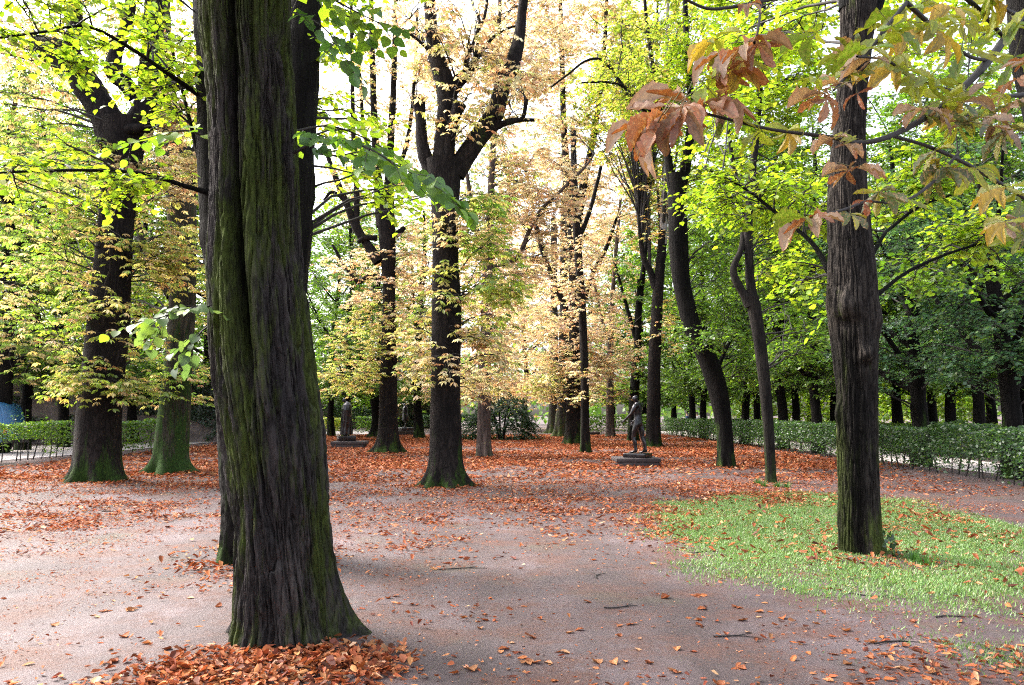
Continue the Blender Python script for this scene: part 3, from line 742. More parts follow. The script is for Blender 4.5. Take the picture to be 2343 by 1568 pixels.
tree('left_chestnut', 'chestnut_tree', 'thick pollarded chestnut at left with yellow leaves round its trunk, beside the hedge', 1105,
     [(1115, 158, 296), (1100, 164, 285), (1060, 172, 276), (1000, 176, 272), (900, 184, 276), (800, 196, 286), (700, 208, 294), (600, 220, 300), (500, 230, 306), (400, 238, 318), (330, 238, 330), (280, 236, 344)],
     'bark_chestnut', limbs=[[(265, 330, 0, 80), (240, 262, 0, 66), (200, 200, 0, 64), (170, 150, 0, 62), (140, 122, .1, 66), (105, 112, .2, 56), (80, 95, .2, 30)],
                             [(150, 140, 0, 40), (165, 100, .1, 38), (175, 40, .1, 28), (170, -60, .2, 22)],
                             [(310, 310, 0, 70), (340, 230, 0, 60), (348, 150, 0, 52), (352, 60, .1, 44), (350, -80, .1, 34)],
                             [(310, 225, 0, 34), (285, 190, -.2, 40), (262, 165, -.2, 44), (266, 120, -.1, 30), (292, 60, 0, 26), (298, 0, 0, 24), (300, -90, 0, 20)],
                             [(350, 230, .1, 34), (385, 205, .3, 28), (430, 190, .4, 20), (470, 180, .5, 14)],
                             [(250, 300, -.2, 26), (300, 296, -.4, 24), (330, 290, -.3, 14)]],
     ells=[(230, 790, 170, 110, -.1, 2.2, 20, ch('yellow', droop=.45)), (130, 680, 150, 100, -.3, 2.2, 18, ch('mixgy', droop=.4)), (340, 650, 140, 130, -.2, 2.2, 14, ch('yellow', droop=.4)),
           (100, 560, 120, 90, 0, 2, 22, ch('mixgy')), (300, 500, 150, 110, -.2, 2, 20, ch('yellow')), (240, 870, 110, 45, -.5, 1.4, 20, ch('olive', droop=.5)),
           (80, 330, 140, 130, .6, 2.2, 24, ch('mixgy')), (200, 430, 150, 110, .5, 2, 20, ch('mixgy')), (380, 420, 80, 120, .6, 2, 26, ch('tan')), (420, 300, 70, 120, 1, 2, 22, ch('tan')),
           (230, 60, 160, 90, .8, 2, 30, ch('mixgy')), (60, 130, 90, 110, .8, 2, 24, ch('tan')), (400, 560, 70, 90, .3, 1.4, 20, ch('yellow'))],
     sp='chestnut', leafmat='leaf_dry', nphi=64, nz_=150, lobes=(6, .20, .26, .3), roots=((-.5, .22, .22, .22), (np.pi + .3, .14, .25, .2), (-1.9, .16, .2, .18)), seed=3, br_r=.03)

tree('mossy_tree', 'chestnut_tree', 'dark green moss-covered trunk with flared roots behind the left chestnut', 1085,
     [(1093, 322, 460), (1080, 338, 440), (1050, 352, 430), (1000, 358, 430), (900, 370, 436), (800, 380, 440), (700, 388, 446), (600, 388, 448), (500, 384, 448), (400, 376, 445), (340, 370, 440)],
     'bark_moss', limbs=[[(395, 370, 0, 60), (385, 280, 0, 50), (375, 180, .2, 44), (372, 40, .4, 36), (375, -80, .4, 28)], [(430, 420, 0, 40), (460, 330, .2, 32), (475, 230, .3, 28), (480, 100, .4, 22), (500, -60, .4, 16)],
                         [(390, 680, 0, 20), (330, 560, .4, 16), (300, 470, .6, 12), (250, 380, .8, 8)]],
     ells=[(330, 300, 170, 160, 1.2, 2.5, 26, ch('mixgy', leaf=.18)), (420, 640, 100, 120, .6, 2, 20, ch('mixgy')), (430, 860, 60, 60, .5, 1.5, 16, ch('mixgy')),
           (160, 420, 170, 140, 2, 2.5, 50, li('lime', leaf=.13)), (180, 640, 170, 140, 2.5, 2.5, 40, li('lime', leaf=.13)), (450, 120, 90, 130, 1, 2, 26, ch('tan'))],
     sp='chestnut', leafmat='leaf_dry', nphi=64, nz_=130, lobes=(5, .22, .28, 1.0), roots=((-.2, .3, .22, .2), (np.pi + .2, .22, .25, .2), (-1.4, .25, .2, .16)), seed=4)

tree('centre_chestnut', 'chestnut_tree', 'tall dark central chestnut forking into three pollarded limbs, leaves heaped at its roots', 1118,
     [(1126, 962, 1092), (1110, 972, 1074), (1080, 980, 1062), (1040, 984, 1056), (950, 985, 1053), (850, 985, 1053), (700, 986, 1056), (600, 988, 1050), (500, 988, 1048), (440, 984, 1052), (400, 976, 1056), (370, 972, 1060)],
     'bark_chestnut', limbs=[[(990, 410, 0, 40), (970, 350, 0, 32), (963, 300, 0, 27), (961, 262, 0, 26), (958, 236, 0, 36), (952, 226, 0, 30)],
                             [(1016, 420, 0, 62), (1017, 340, 0, 54), (1020, 260, .05, 46), (1022, 205, .1, 50), (1010, 170, .1, 46), (992, 110, .2, 34), (985, 40, .2, 28), (980, -80, .2, 22)],
                             [(1030, 400, -.1, 36), (1026, 340, -.2, 24), (1040, 270, -.2, 26), (1050, 240, -.15, 34)],
                             [(1022, 215, .1, 40), (1045, 190, .1, 32), (1070, 165, .1, 26), (1085, 135, .1, 10), (1095, 90, .1, 8)],
                             [(1040, 400, 0, 52), (1072, 345, 0, 44), (1105, 300, 0, 44), (1132, 260, 0, 42), (1146, 215, 0, 40), (1155, 180, 0, 42), (1172, 150, 0, 36), (1188, 80, .1, 28), (1196, 10, .1, 22), (1205, -80, .1, 18)],
                             [(1128, 292, 0, 24), (1150, 284, 0, 15), (1175, 278, 0, 11), (1196, 270, 0, 10), (1204, 228, 0, 9)],
                             [(1140, 290, 0, 14), (1170, 276, .1, 11), (1222, 275, .2, 8)],
                             [(1000, 160, .2, 12), (975, 110, .2, 8), (925, 70, .2, 6), (900, 60, .2, 4)],
                             [(1075, 160, .1, 12), (1120, 95, .2, 8), (1150, 70, .2, 7), (1180, 60, .2, 5)],
                             [(1062, 150, .1, 10), (1090, 80, .1, 8), (1110, 30, .1, 7), (1120, -60, .1, 6)]],
     ells=[(1020, 640, 45, 60, -.5, .7, 9, ch('yellow', droop=.5, ntw=4)), (1020, 800, 50, 70, -.5, .7, 9, ch('tan', droop=.5, ntw=4)), (1030, 520, 60, 60, -.5, .8, 8, ch('tan', ntw=4)),
           (1125, 640, 70, 150, .5, 1.3, 22, ch('olive')), (1105, 800, 70, 110, .8, 1.3, 18, ch('tan')), (1090, 500, 70, 90, .4, 1.2, 22, ch('mixgy')),
           (1060, 200, 140, 150, 0, 1.8, 48, ch('tan', ntw=4)), (1000, 60, 140, 100, .3, 1.8, 36, ch('peach', ntw=4)), (1180, 150, 80, 130, .4, 1.4, 20, ch('peach', ntw=4)),
           (960, 780, 40, 120, .8, 1.0, 12, ch('yellow'))],
     sp='chestnut', leafmat='leaf_dry', nphi=72, nz_=190, lobes=(6, .20, .25, .9), roots=((-.25, .22, .2, .2), (np.pi + .25, .2, .22, .2), (-1.3, .16, .18, .2), (-2.2, .12, .18, .2)), seed=5)

tree('slim_chestnut', 'chestnut_tree', 'slimmer chestnut with flared roots and yellow lower leaves right of the robed statue', 1040,
     [(1048, 836, 940), (1035, 852, 922), (1010, 862, 914), (960, 866, 910), (860, 870, 908), (760, 873, 906), (650, 875, 905), (560, 868, 905), (500, 862, 904), (460, 862, 900)],
     'bark_chestnut', limbs=[[(872, 520, 0, 26), (868, 450, 0, 24), (862, 380, 0, 20), (855, 250, .1, 16), (850, 60, .2, 12), (848, -80, .2, 10)], [(892, 500, 0, 24), (890, 420, 0, 22), (893, 340, 0, 18), (900, 200, .1, 14), (905, 0, .2, 10)],
                             [(866, 600, 0, 26), (840, 560, 0, 22), (815, 520, 0, 20), (790, 460, 0, 16), (765, 400, 0, 13), (740, 330, 0, 9)],
                             [(862, 545, 0, 14), (835, 545, -.2, 12), (818, 555, -.2, 10)], [(872, 640, -.1, 14), (845, 632, -.2, 12), (820, 645, -.2, 10), (795, 620, -.1, 8), (760, 560, 0, 6)],
                             [(905, 540, 0, 16), (918, 528, 0, 14), (925, 520, 0, 10)],
                             [(815, 520, 0, 16), (815, 420, 0, 13), (808, 300, .1, 11), (805, 120, .2, 9), (803, -40, .2, 7)], [(790, 460, 0, 10), (760, 440, 0, 8), (740, 460, 0, 6)],
                             [(880, 460, .2, 14), (838, 330, .4, 10), (825, 200, .5, 8), (820, 40, .5, 6)], [(885, 450, .3, 12), (930, 330, .5, 10), (948, 180, .5, 8), (955, 20, .6, 6)]],
     ells=[(830, 780, 95, 105, -.3, 2.4, 44, ch('yellow')), (800, 860, 70, 50, -.6, 2, 26, ch('yellow')), (935, 780, 60, 115, .3, 2, 26, ch('tan')), (830, 620, 100, 80, 0, 2.4, 34, ch('peach')),
           (920, 120, 125, 175, .9, 3, 95, ch('tan', ntw=5)), (930, 330, 70, 140, .6, 2.4, 34, ch('tan', ntw=5)), (940, 600, 40, 90, .5, 1.6, 24, ch('peach')), (790, 300, 85, 200, .5, 2.4, 50, ch('tan', ntw=4))],
     sp='chestnut', leafmat='leaf_dry', nphi=48, nz_=120, lobes=(6, .20, .3, .2), roots=((-.2, .3, .2, .25), (np.pi + .2, .3, .22, .25), (-1.5, .2, .2, .2)), seed=6)

tree('dark_forked_tree', 'chestnut_tree', 'dark trunk forking low, just behind the slim chestnut', 1000,
     [(1004, 828, 888), (990, 845, 876), (950, 850, 872), (900, 845, 870), (870, 842, 868)], 'bark_dark',
     limbs=[[(852, 890, 0, 18), (840, 850, 0, 17), (828, 810, 0, 15), (815, 740, 0, 12), (810, 640, .2, 10), (800, 500, .2, 7)], [(860, 890, 0, 16), (868, 820, .2, 14), (868, 700, .4, 11), (860, 560, .4, 8)]],
     ells=[(800, 700, 90, 150, 1, 3.5, 50, li('green', leaf=.17)), (760, 860, 50, 70, .5, 3, 26, li('green', leaf=.16)), (840, 400, 140, 220, 1.5, 4, 90, ch('peach', leaf=.2))], nphi=24, nz_=60, seed=7)

tree('brown_chestnut', 'chestnut_tree', 'brown-barked chestnut right of the central one, orange leaves above it', 1046,
     [(1051, 1084, 1128), (1040, 1088, 1124), (1000, 1090, 1122), (930, 1092, 1122), (850, 1094, 1124), (760, 1098, 1126), (650, 1102, 1128), (600, 1106, 1130)],
     'bark_pale', limbs=[[(1115, 640, 0, 26), (1118, 560, 0, 20), (1122, 450, .1, 17), (1130, 300, .2, 14), (1140, 100, .2, 11), (1145, -60, .3, 8)], [(1122, 620, 0, 16), (1142, 606, 0, 12), (1165, 602, -.1, 11), (1190, 580, -.2, 11), (1208, 535, -.3, 10), (1238, 480, -.4, 9), (1290, 430, -.5, 8), (1340, 380, -.6, 6), (1360, 350, -.6, 4)],
                         [(1112, 600, 0, 12), (1085, 500, .2, 10), (1065, 380, .3, 8)]],
     ells=[(1130, 720, 60, 110, 0, 2, 40, ch('peach')), (1110, 850, 70, 50, -.3, 1.8, 22, ch('tan')), (1180, 560, 110, 160, .6, 2.6, 90, ch('peach')), (1200, 330, 150, 170, .8, 3, 80, ch('peach')), (1190, 90, 160, 130, 1, 3, 150, ch('peach')), (1250, 430, 110, 110, 0, 2.2, 44, ch('peach')), (1120, 420, 90, 110, .8, 2.4, 30, ch('mixgy'))],
     sp='chestnut', leafmat='leaf_dry', nphi=36, nz_=90, seed=8)

tree('orange_chestnut', 'chestnut_tree', 'broad chestnut in the middle distance under dense orange leaves, touching a thinner trunk', 1018,
     [(1024, 1272, 1345), (1012, 1286, 1334), (980, 1292, 1332), (900, 1296, 1332), (800, 1300, 1334), (700, 1302, 1334), (600, 1300, 1330), (500, 1298, 1326)],
     'bark_chestnut', limbs=[[(1305, 520, 0, 24), (1300, 430, 0, 20), (1290, 300, .2, 15), (1285, 120, .3, 12), (1280, -60, .3, 9)], [(1320, 520, 0, 22), (1335, 420, 0, 18), (1360, 300, .2, 14), (1380, 140, .3, 10), (1390, -50, .3, 8)],
                             [(1300, 720, 0, 16), (1270, 650, 0, 13), (1245, 590, .1, 11), (1225, 520, .2, 8)], [(1328, 700, 0, 15), (1360, 620, 0, 12), (1390, 560, .2, 9), (1410, 500, .2, 6)]],
     ells=[(1290, 700, 140, 170, -.3, 3.4, 96, ch('peach', leaf=.2)), (1300, 860, 120, 70, -.8, 3, 60, ch('tan', leaf=.18)), (1390, 800, 80, 110, -.3, 2.6, 62, ch('peach', leaf=.18)), (1310, 430, 165, 180, 0, 3.6, 130, ch('peach', leaf=.2)), (1250, 880, 60, 50, -.8, 2, 18, ch('yellow', leaf=.18)),
           (1330, 170, 190, 170, .5, 3.8, 180, ch('tan', leaf=.2)), (1310, 0, 200, 120, 1, 4, 120, ch('tan', leaf=.2))],
     sp='chestnut', leafmat='leaf_dry', nphi=40, nz_=90, lobes=(6, .16, .35, .4), seed=9)
tree('thin_chestnut', 'chestnut_tree', 'thin straight trunk in front of the broad orange chestnut', 1036,
     [(1042, 1323, 1356), (1025, 1326, 1351), (950, 1328, 1348), (850, 1328, 1346), (700, 1322, 1340), (560, 1312, 1330), (430, 1306, 1322), (300, 1304, 1318)],
     'bark_chestnut', limbs=[[(1318, 560, 0, 14), (1350, 480, 0, 10), (1375, 380, 0, 8)]], ells=[(1340, 640, 70, 140, -.5, 1.8, 30, ch('peach')), (1330, 870, 40, 60, -.5, 1.2, 9, ch('tan', ntw=5))], sp='chestnut', leafmat='leaf_dry', nphi=28, nz_=80, seed=10)
tree('old_flared_tree', 'chestnut_tree', 'old mossy trunk with wide fluted foot beyond the dark evergreen bush', 1000,
     [(1003, 1258, 1312), (990, 1266, 1304), (960, 1270, 1302), (900, 1276, 1302), (800, 1278, 1302), (650, 1280, 1300), (450, 1282, 1298)], 'bark_flared', limbs=[[(1290, 700, 0, 12), (1250, 600, .5, 8), (1220, 480, .5, 6)]],
     ells=[(1230, 760, 110, 120, 1, 5, 50, ch('tan', leaf=.28)), (1260, 480, 170, 200, 1, 6, 60, ch('peach', leaf=.3))], sp='chestnut', leafmat='leaf_dry', nphi=36, nz_=60, lobes=(7, .2, .5, 0), seed=11)
tree('paired_flared_tree', 'chestnut_tree', 'farther mossy trunk with flared foot left of the old fluted one, by the walker', 992,
     [(995, 1240, 1290), (985, 1250, 1282), (950, 1254, 1280), (900, 1256, 1278), (750, 1258, 1276), (500, 1260, 1274)], 'bark_flared', limbs=[[(1266, 640, 0, 9), (1230, 520, .5, 7), (1200, 380, .5, 5)]],
     ells=[(1190, 620, 90, 170, 1, 5, 50, ch('tan', leaf=.3)), (1200, 280, 150, 190, 2, 6, 80, ch('olive', leaf=.32))], sp='chestnut', leafmat='leaf_dry', nphi=30, nz_=50, lobes=(7, .2, .5, 1), seed=12)
tree('pale_trunk_tree', 'chestnut_tree', 'pinkish pale bare trunk left of the nude bronze statue', 1000,
     [(1003, 1382, 1412), (990, 1385, 1406), (940, 1386, 1404), (850, 1388, 1403), (700, 1390, 1402)], 'bark_pale', limbs=[[(1396, 760, 0, 12), (1405, 620, 0, 9), (1420, 450, .5, 7)], [(1395, 800, 0, 8), (1370, 700, .5, 6), (1350, 600, .5, 5)]],
     ells=[(1400, 760, 80, 110, 0, 4, 50, ch('peach', leaf=.24)), (1430, 500, 120, 170, .5, 4.5, 70, ch('peach', leaf=.26)), (1410, 890, 60, 40, -.6, 3, 18, ch('olive', leaf=.2))], sp='chestnut', leafmat='leaf_dry', nphi=24, nz_=50, seed=13)
tree('dark_trunk_tree', 'linden_tree', 'dark trunk directly behind the nude bronze statue', 1010,
     [(1015, 1430, 1464), (1000, 1434, 1460), (900, 1440, 1462), (800, 1448, 1466), (720, 1452, 1468), (640, 1458, 1472)], 'bark_dark', limbs=[[(1462, 700, 0, 14), (1475, 580, 0, 11), (1490, 420, .4, 9), (1500, 200, .4, 7), (1505, -60, .4, 5)], [(1455, 780, 0, 10), (1430, 690, .2, 8), (1405, 600, .3, 6)]],
     ells=[(1480, 640, 80, 150, .6, 3.6, 66, li('green', leaf=.17)), (1470, 830, 70, 80, .4, 3, 46, li('green', leaf=.16)), (1500, 330, 110, 170, 1, 4, 110, li('mixgy', leaf=.19)), (1480, 80, 160, 130, 1, 4, 80, li('mixgy', leaf=.2))], nphi=24, nz_=50, seed=14)
tree('tall_grey_tree', 'linden_tree', 'tall straight grey trunk with pale upper bark right of the nude bronze statue', 1024,
     [(1030, 1466, 1524), (1015, 1474, 1514), (980, 1478, 1511), (900, 1480, 1510), (800, 1484, 1512), (700, 1490, 1516), (600, 1500, 1522), (520, 1508, 1526)], 'bark_chestnut',
     limbs=[[(1500, 660, .05, 20), (1486, 620, .05, 15), (1472, 590, .1, 13), (1465, 540, .1, 10), (1460, 460, .1, 7)]],
     ells=[(1540, 420, 90, 120, .8, 3, 50, li('mixgy', leaf=.15)), (1480, 480, 70, 100, .5, 2.4, 30, ch('peach')), (1420, 230, 150, 150, .6, 3.4, 120, li('olive', leaf=.15)), (1520, 80, 170, 140, .8, 3.4, 120, li('olive', leaf=.15)), (1530, 740, 40, 80, .2, 1.4, 20, ch('peach', ntw=4))], nphi=36, nz_=100, lobes=(6, .14, .35, .2), seed=15)
r_ = TREES['tall_grey_tree']; q4 = [[*at(px, py, r_['Y']), w / 2 / FPX * r_['Y']] for px, py, w in [(1516, 560, 20), (1519, 480, 17), (1521, 380, 13), (1524, 200, 10), (1528, -40, 7)]]
Vl, Fl, s_ = limb_mesh('limb', q4, sides=9, seed=3)
lo = link('limb', mesh_from('limb', Vl - r_['org'], Fl, smooth=True), m_bark('peeling_white_bark', (.16, .14, .13), (.42, .40, .38), scale=9, bump=.3), r_['root']); lo['label'] = 'pale greyish white upper stem'

tree('curved_tree', 'linden_tree', 'dark curving trunk bending left then upright, in front of the right hedge', 1075,
     [(1081, 1632, 1692), (1070, 1638, 1684), (1030, 1640, 1678), (980, 1638, 1674), (920, 1626, 1668), (870, 1612, 1658), (830, 1598, 1645), (790, 1580, 1628), (750, 1562, 1606), (700, 1550, 1590), (640, 1538, 1578), (560, 1530, 1574), (500, 1528, 1572), (440, 1528, 1570), (400, 1526, 1574)], 'bark_dark',
     limbs=[[(1538, 430, 0, 24), (1528, 360, 0, 17), (1518, 300, 0, 15), (1500, 200, .2, 12), (1480, 60, .3, 9), (1470, -60, .3, 7)], [(1558, 430, 0, 28), (1575, 340, 0, 22), (1580, 240, .1, 18), (1570, 100, .2, 14), (1565, -60, .2, 10)],
            [(1520, 320, 0, 10), (1470, 250, .2, 8), (1420, 190, .3, 8), (1380, 140, .3, 7), (1340, 140, .3, 6), (1300, 170, .3, 5), (1260, 200, .3, 4)], [(1516, 290, 0, 8), (1450, 215, 0, 7), (1400, 190, 0, 6), (1330, 190, 0, 4)],
            [(1640, 850, 0, 10), (1660, 800, .3, 8), (1690, 760, .5, 6), (1740, 740, .6, 4)]],
     ells=[(1440, 180, 130, 150, .2, 2.6, 60, li('olive')), (1580, 160, 130, 170, .3, 2.6, 90, li('lime')), (1620, 360, 90, 120, .8, 2.2, 46, li('lime')), (1640, 560, 90, 90, .5, 2, 34, li('green')), (1640, 700, 90, 90, .2, 2, 40, li('green')), (1600, 760, 50, 40, -.5, 1.2, 9, li('green', ntw=6)),
           (1700, 820, 60, 60, .6, 1.6, 24, li('green'))], nphi=44, nz_=150, lobes=(6, .14, .25, 1.4), seed=17)
tree('slender_tree', 'linden_tree', 'slender forked trunk just beyond the grass patch, left of the burled linden', 1104,
     [(1110, 1750, 1778), (1095, 1752, 1776), (1000, 1746, 1770), (900, 1738, 1764), (800, 1726, 1754), (740, 1716, 1746), (700, 1708, 1740), (680, 1702, 1736)], 'bark_dark2',
     limbs=[[(1715, 700, 0, 26), (1700, 672, 0, 21), (1684, 645, 0, 18), (1677, 620, 0, 16), (1683, 598, 0, 15), (1695, 570, 0, 14), (1700, 520, .1, 13), (1690, 440, .2, 11), (1670, 330, .2, 9), (1650, 120, .2, 7)],
            [(1722, 700, 0, 26), (1716, 640, 0, 22), (1712, 570, 0, 20), (1712, 500, 0, 19), (1720, 400, .1, 17), (1735, 250, .2, 14), (1745, 50, .2, 11), (1750, -90, .2, 9)]],
     ells=[(1720, 420, 110, 120, 1.8, 1.6, 50, li('lime')), (1750, 200, 130, 150, .8, 2.2, 90, li('lime')), (1760, 20, 160, 110, 1, 2.4, 60, li('lime')), (1790, 560, 60, 90, .8, 1.6, 26, li('lime')), (1840, 740, 60, 90, 1, 1.6, 26, li('green'))], nphi=30, nz_=110, lobes=(5, .08, .2, 0), seed=18)


# ------------------------------------------------------------------ trees beyond the hedges: a few kinds, copied
def proto_tree(name, seed, pal, sp, leaf, H=13, r0=.2, low=2.6, n=110, ntw=9, nl=8, R=3.6, bark='bark_dark', lean=.3, leafmat='leaf', twigs=True, shape=1.0):
    g = np.random.default_rng(500 + seed)
    root = bpy.data.objects.new(name, None); COL.objects.link(root); root.empty_display_size = .2
    k = 9; z = np.linspace(-.2, H * .8, k)
    x = lean * np.sin(z * .35 + seed) * z / H + g.normal(0, .05, k); y = lean * np.cos(z * .3 + seed * 2) * z / H + g.normal(0, .05, k)
    r = r0 * np.interp(z, [-.2, .3, 1.0, H * .4, H * .8], [1.55, 1.2, 1.0, .82, .3])
    p4 = np.column_stack([x, y, z, r]); V, F, s = limb_mesh('trunk', p4, sides=14, per=6, knob=.12, seed=seed)
    link('trunk', mesh_from('trunk', V, F, smooth=True), M[bark], root)
    att = [s[s[:, 2] > low - .6]]
    for i in range(8):
        z0 = low + (H * .55 - low) * (i + .5) / 8; b = s[np.argmin(abs(s[:, 2] - z0))]
        a = i * 2.4 + g.uniform(-.5, .5); L = R * g.uniform(.6, 1.0); up = g.uniform(.5, 1.2)
        d = np.array([math.cos(a), math.sin(a), 0])
        pts = [[*b[:3], b[3] * .55], [*(b[:3] + d * L * .35 + [0, 0, L * .25 * up]), b[3] * .4], [*(b[:3] + d * L * .7 + [0, 0, L * .65 * up]), b[3] * .26], [*(b[:3] + d * L + [0, 0, L * 1.1 * up]), b[3] * .1]]
        V, F, s2 = limb_mesh('limb', pts, sides=7, per=5, seed=seed + i)
        link('limb', mesh_from('limb', V, F, smooth=True), M[bark], root); att.append(s2[2:])
    LV, WD = Leaves(), Wood()
    zc = (low + H) / 2
    crown(LV, WD, g, [dict(c=(0, 0, zc), r=(R, R, (H - low) / 2 * 1.03), n=n, pal=pal, sp=sp, leaf=leaf, ntw=ntw, nl=nl, tw=leaf * 5, zmin=low, twr=1.6),
                      dict(c=(0, 0, low + 1.3), r=(R * .95, R * .95, 1.2), n=n // 3, pal=pal, sp=sp, leaf=leaf, ntw=ntw, nl=nl, tw=leaf * 5, zmin=low - .2, twr=1.6)], np.vstack(att), twigs)
    WD.build('twigs', M['twig'], root, (0, 0, 0)); LV.build('crown', M[leafmat], root, (0, 0, 0))
    return root
PR = {
 'row': proto_tree('linden_tree', 1, 'green', 'linden', .14, H=17, r0=.21, low=2.5, n=190, ntw=10, nl=8, R=3.5),
 'blue': proto_tree('linden_tree', 2, 'blue', 'linden', .115, H=10, r0=.23, low=2.0, n=112, ntw=11, nl=9, R=2.9),
 'mid': proto_tree('linden_tree', 3, 'green', 'linden', .2, H=20, r0=.24, low=2.8, n=170, ntw=9, nl=8, R=4.3),
 'bright': proto_tree('linden_tree', 4, 'lime', 'linden', .2, H=20, r0=.24, low=3.2, n=150, ntw=9, nl=8, R=4.4),
 'far': proto_tree('linden_tree', 5, 'green', 'linden', .36, H=26, r0=.28, low=2.6, n=130, ntw=8, nl=7, R=5.6, twigs=False),
 'fary': proto_tree('chestnut_tree', 6, 'peach', 'chestnut', .40, H=26, r0=.30, low=3.0, n=100, ntw=6, nl=4, R=5.6, leafmat='leaf_dry', twigs=False, bark='bark_chestnut'),
 'yel': proto_tree('chestnut_tree', 7, 'mixgy', 'chestnut', .24, H=18, r0=.26, low=2.6, n=150, ntw=6, nl=4, R=4.2, leafmat='leaf_dry', bark='bark_dark'),
}
used = set()
def plant(kind, x, y, label, s=1.0, rz=0.0, group=None, sr=None):
    o = PR[kind] if kind not in used else copy_tree(PR[kind]); used.add(kind)
    o.location = (x, y, float(gz(x, y))); o.rotation_euler = (0, 0, rz); o.scale = (sr or s, sr or s, s)
    o['label'] = label; o['category'] = 'tree'
    if group: o['group'] = group
    return o
def X(px, Y): return (px - CX) / FPX * Y
GR = 'lindens in rows beyond the right hedge'
rows = [('blue', 2307, 19.5, 'thick black trunk at the right edge behind the hedge under blue-green leaves', 1.0), ('blue', 2097, 24.5, 'dark linden behind the hedge right of the burled trunk, bluish leaves hanging low', 1.05),
        ('row', 1865, 33, 'dark linden behind the hedge just left of the burled trunk', 1.0), ('row', 1785, 37, 'dark linden behind the hedge right of the slender forked tree', 1.05), ('row', 1702, 42, 'dark linden behind the hedge right of the curved trunk', 1.0),
        ('row', 1608, 52, 'thin far linden behind the hedge left of the curved trunk', 1.05), ('mid', 1578, 60, 'farthest thin linden of the row behind the right hedge', 1.0),
        ('row', 2232, 30, 'second-row linden seen between the two blackest trunks at right', 1.0), ('mid', 2175, 33, 'second-row linden with paler trunk right of centre of the far right trees', .9), ('row', 2050, 37, 'second-row linden with broad trunk right beside the burled linden', 1.1),
        ('mid', 1815, 50, 'second-row linden far behind, seen past the slender forked tree', 1.0), ('mid', 1733, 57, 'second-row linden glimpsed behind the slender tree trunk', 1.0), ('mid', 1640, 66, 'second-row linden glimpsed left of the curved tree foot', 1.0),
        ('bright', 2262, 43, 'third-row pale green linden at far right, bright in the open', 1.0), ('bright', 2130, 47, 'third-row pale green linden right of the burled trunk', 1.05), ('bright', 1905, 52, 'third-row pale green linden hidden mostly by the burled trunk', 1.0),
        ('bright', 2340, 36, 'pale green linden at the very right edge, second row', .95), ('bright', 1990, 62, 'pale green linden farthest back behind the burled trunk', 1.1)]
for i, (k, px, Y, lab, s) in enumerate(rows): plant(k, X(px, Y), Y, lab, s, i * 1.7, GR)
GL = 'trees beyond the left hedge'
for i, (k, px, Y, lab, s) in enumerate([('yel', 5, 33, 'dark trunk at the left edge above the blue van', 1.1), ('mid', 66, 36, 'slim dark trunk left of the thick chestnut, beyond the hedge', 1.0), ('row', 150, 39, 'slim dark trunk close left of the thick pollarded chestnut, farther back', 1.1),
        ('mid', 310, 44, 'far green tree between the left chestnut and mossy trunk', 1.0), ('bright', -60, 42, 'pale green tree beyond the left edge of the wall', 1.0), ('mid', 470, 47, 'far green tree hidden behind the near linden at left', 1.0),
        ('bright', 230, 55, 'pale green far tree behind the thick pollarded chestnut', 1.1)]): plant(k, X(px, Y), Y, lab, s, i * 2.1 + .4, GL)
GC = 'trees at the far side of the garden'
for i, (k, px, Y, lab, s) in enumerate([('mid', 762, 58, 'green tree just right of the near linden, far behind the robed statue', .95), ('mid', 795, 50, 'thin dark trunk behind the robed statue head', .85), ('yel', 960, 54, 'dark trunk left of the central chestnut behind the small far statue', 1.1),
        ('far', 560, 72, 'far tree hidden behind the near linden', 1.0), ('far', 690, 80, 'far green tree right of the near linden', 1.0), ('far', 880, 84, 'far green tree behind the slim chestnut', 1.0), ('fary', 1010, 78, 'far orange tree behind the central chestnut', 1.0),
        ('fary', 1110, 86, 'far orange tree behind the brown-barked chestnut', 1.1), ('fary', 1200, 94, 'far orange tree above the evergreen bush', 1.1), ('fary', 1330, 84, 'far orange tree behind the broad orange chestnut', 1.1), ('far', 1400, 98, 'far green tree left of the nude statue', 1.1), ('far', 1470, 82, 'far green tree behind the nude statue', 1.0),
        ('far', 1540, 90, 'far green tree at the end of the right hedge', 1.0), ('bright', 1700, 86, 'far pale green tree beyond the right hedge rows', 1.1), ('bright', 1850, 80, 'far pale green tree behind the hedge and burled trunk', 1.1), ('far', 330, 76, 'far green tree behind the mossy trunk', 1.1), ('far', 120, 70, 'far green tree behind the ivy wall at left', 1.1), ('far', -40, 62, 'far green tree at the far left edge', 1.0),
        ('far', 2050, 76, 'far green tree behind the right rows', 1.0), ('far', 2260, 66, 'far green tree at the far right behind the rows', 1.0)]): plant(k, X(px, Y), Y, lab, s, i * 1.3 + .9, GC)

# far wood closing the view, one mass
g = np.random.default_rng(9)
LV = Leaves(); n = 15000
ang = g.uniform(-.78, .78, n); rad = g.uniform(112, 135, n); zz = g.uniform(0, 1, n) ** .8 * (13 + 5 * noise(ang * 14, 0, 0, 5))
keep = fbm(ang * 22, zz * .25, rad * .1, 12, 2) > -.55 - .3 * (zz < 4)
ps = np.stack([np.sin(ang) * rad, np.cos(ang) * rad, zz], -1)[keep]; m_ = len(ps)
LV.add('kite', ps, g.normal(0, 1, (m_, 3)), g.normal(0, .5, (m_, 3)) + [0, -.4, .8], g.uniform(.6, 1.3, m_), g.uniform(.5, 1.0, m_), colors('green', m_, g))
fw = LV.build('far_wood', M['leaf'], None, (0, 0, 0)); fw['label'] = 'far green wood closing the view between the trunks'; fw['category'] = 'wood'

